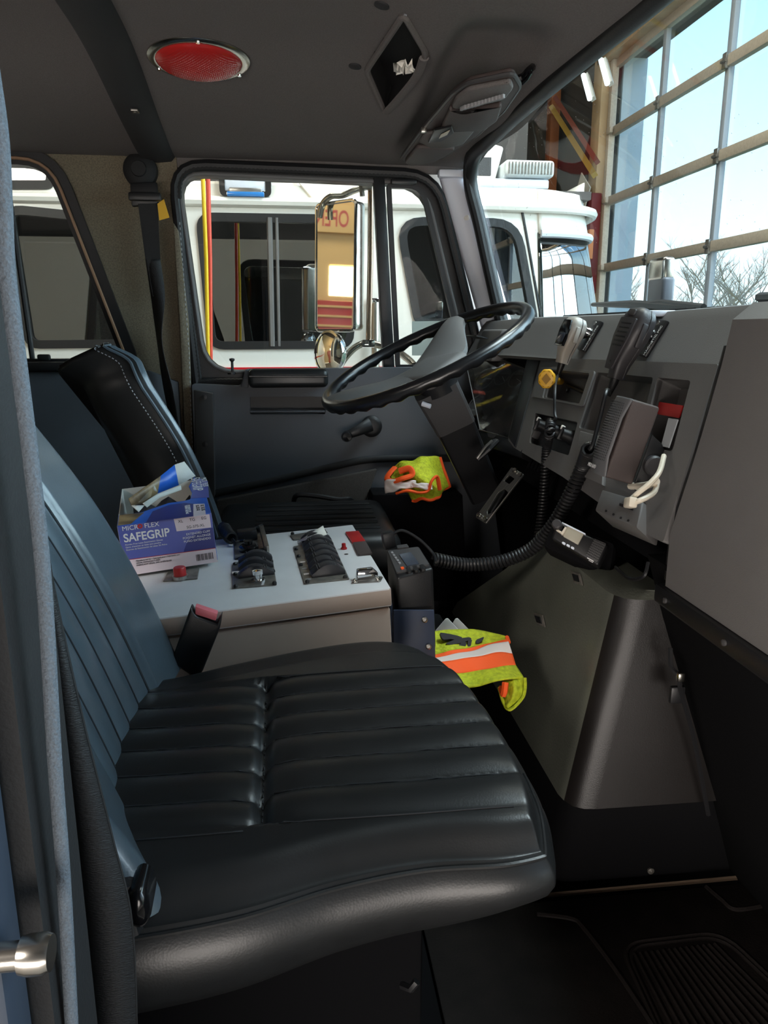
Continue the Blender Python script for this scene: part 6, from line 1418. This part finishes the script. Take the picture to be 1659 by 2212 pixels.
for (b0, b1, nm, m_) in ((0, 0, 'print_panel', 'lime'), (1, 1, 'red_trim', 'orange'), (2, 2, 'silver_tape', 'silver'), (3, 3, 'orange_band', 'orange'), (4, 4, 'lime_hem', 'lime')):
    ii = [i for i, k in enumerate(band) if b0 <= k <= b1]; ii = ii+([ii[-1]+1] if ii[-1]+1 < len(rows) else [])
    mb = MB(); mb.grid([rows[i] for i in ii]); o = obj(nm, mb, M[m_], VA, sharp=0, thick=.0025, recalc=False)
    if b0 == 0: pp_ = o
vf = lambda a, b, y: at_y(a, b, y)
fold = [line([(1132, 1464, 1.212), (1132, 1490, 1.20), (1126, 1508, 1.19), (1101, 1531, 1.18)]), line([(1110, 1468, 1.203), (1112, 1490, 1.19), (1106, 1510, 1.18), (1096, 1528, 1.178)]), line([(1088, 1470, 1.22), (1092, 1490, 1.21), (1092, 1505, 1.2), (1088, 1518, 1.2)])]
rows, band = strip_cloth(fold, 14, .001, 9)
mb = MB(); mb.grid(rows); obj('hanging_fold', mb, M['lime'], VA, sharp=0, thick=.0025, recalc=False)
mb = MB(); mb.tube(catmull(line([(1134, 1464, 1.205), (1134, 1490, 1.195), (1127, 1510, 1.185), (1102, 1533, 1.175), (1088, 1518, 1.195), (1078, 1484, 1.21)]), 6), .003, 6); obj('hem_binding', mb, M['lime'], VA)
mb = MB(); mb.tube(catmull(line([(1092, 1474, 1.195), (1088, 1500, 1.19), (1082, 1486, 1.21)]), 5), .006, 6); obj('orange_edge', mb, M['orange'], VA)
mb = MB(); mb.tube(catmull(line([(1095, 1376, 1.318), (1099, 1388, 1.30)]), 5), .004, 6); obj('orange_corner', mb, M['orange'], VA)
def blob(pts, y): return [at_y(a, b, yy) for (a, b), yy in zip(pts, [y]*len(pts))]
Pn = V((0, -.75, .66))
for pts in ([(950, 1366), (965, 1368), (985, 1372), (1000, 1377), (990, 1382), (972, 1380), (958, 1382), (953, 1376)], [(962, 1390), (985, 1380), (1014, 1376), (1020, 1380), (1000, 1388), (972, 1393)], [(990, 1394), (1000, 1386), (1008, 1387), (1006, 1397), (994, 1402)], [(1011, 1383), (1020, 1381), (1017, 1396), (1010, 1398)], [(1028, 1382), (1046, 1375), (1044, 1382), (1034, 1390), (1028, 1390)]):
    P0 = at_y(1000, 1382, 1.332)
    q = roundpoly([at_p(a, b, P0+Pn*.008, Pn) for a, b in pts], .003, 3); mb = MB(); mb.prism(q, Pn*-.008); obj('black_print', mb, M['label_black'], pp_)
for (pts, lab) in (([(940, 1364), (963, 1337), (968, 1336), (992, 1362), (992, 1390), (940, 1390)], 'white plastic card behind the folded vest, nearer the radio'), ([(976, 1350), (984, 1337), (989, 1336), (1014, 1361), (1014, 1388), (985, 1388)], 'white plastic card behind the folded vest, right of the other card')):
    y = 1.405 if pts[0][0] < 950 else 1.42
    mb = MB(); mb.prism(roundpoly([at_y(a, b, y) for a, b in pts], .003, 3), (0, .003, 0), .0006); tag(obj('white_card', mb, M['white']), lab, 'card', 'white cards behind the vest')

VB = thing('crumpled_safety_vest', 'crumpled lime vest with orange edges stuffed by the driver door', 'vest', at_y(900, 1070, 2.2))
cl_ = [line([(852, 1008, 2.20), (880, 992, 2.17), (915, 990, 2.19), (950, 988, 2.21)]), line([(842, 1030, 2.18), (885, 1012, 2.12), (920, 1008, 2.15), (958, 1012, 2.19)]), line([(846, 1045, 2.16), (890, 1038, 2.12), (925, 1034, 2.11), (966, 1034, 2.17)]), line([(880, 1060, 2.14), (900, 1056, 2.11), (930, 1056, 2.10), (971, 1050, 2.16)]), line([(890, 1078, 2.14), (910, 1080, 2.12), (935, 1076, 2.11), (955, 1066, 2.16)])]
rows, band = strip_cloth(cl_, 30, .007, 21); mb = MB(); mb.grid(rows); vb = obj('mesh_panel', mb, M['lime'], VB, sharp=0, thick=.003, recalc=False)
edge = [r_[-1] for r_ in rows]+[rows[-1][j] for j in range(28, -1, -1)]
mb = MB(); mb.tube(edge, .0055, 6); obj('orange_binding', mb, M['orange'], VB)
mb = MB(); mb.tube(catmull(line([(853, 1010, 2.17), (842, 1022, 2.15), (836, 1034, 2.14), (848, 1040, 2.12), (868, 1034, 2.10), (890, 1026, 2.10), (884, 1012, 2.11), (862, 1018, 2.12)]), 6), .009, 8, flat=.6); obj('orange_strap', mb, M['orange'], VB)
rows, band = strip_cloth([line([(830, 1040, 2.13), (850, 1036, 2.11), (875, 1040, 2.10), (898, 1038, 2.10)]), line([(832, 1064, 2.12), (852, 1062, 2.10), (874, 1056, 2.09), (900, 1052, 2.10)])], 16, .003, 2); mb = MB(); mb.grid(rows); obj('silver_tape', mb, M['silver'], VB, sharp=0, thick=.003, recalc=False)
rows, band = strip_cloth([line([(890, 1044, 2.095), (910, 1043, 2.08), (933, 1047, 2.09)]), line([(892, 1052, 2.09), (912, 1056, 2.075), (934, 1058, 2.085)])], 12, .002, 4); mb = MB(); mb.grid(rows); obj('silver_tape', mb, M['silver'], VB, sharp=0, thick=.003, recalc=False)
mb = MB(); mb.tube(catmull(line([(856, 1066, 2.10), (880, 1060, 2.085), (905, 1064, 2.08), (925, 1060, 2.08), (932, 1040, 2.08), (944, 1030, 2.09), (950, 1058, 2.10)]), 6), .006, 8, flat=.7); obj('orange_binding', mb, M['orange'], VB)

# flat sheet imitating a greenish reflection in the driver's vent window
mb = MB(); mb.prism([at_y(890, 694, 2.41), at_y(984, 693, 2.41), at_y(990, 768, 2.41), at_y(890, 768, 2.41)], (0, .001, 0)); tag(obj('window_reflection', mb, mat('pale_green_reflection', (186, 192, 182), .6)), 'pale green reflection in the lower vent window behind the steering wheel', 'notice')
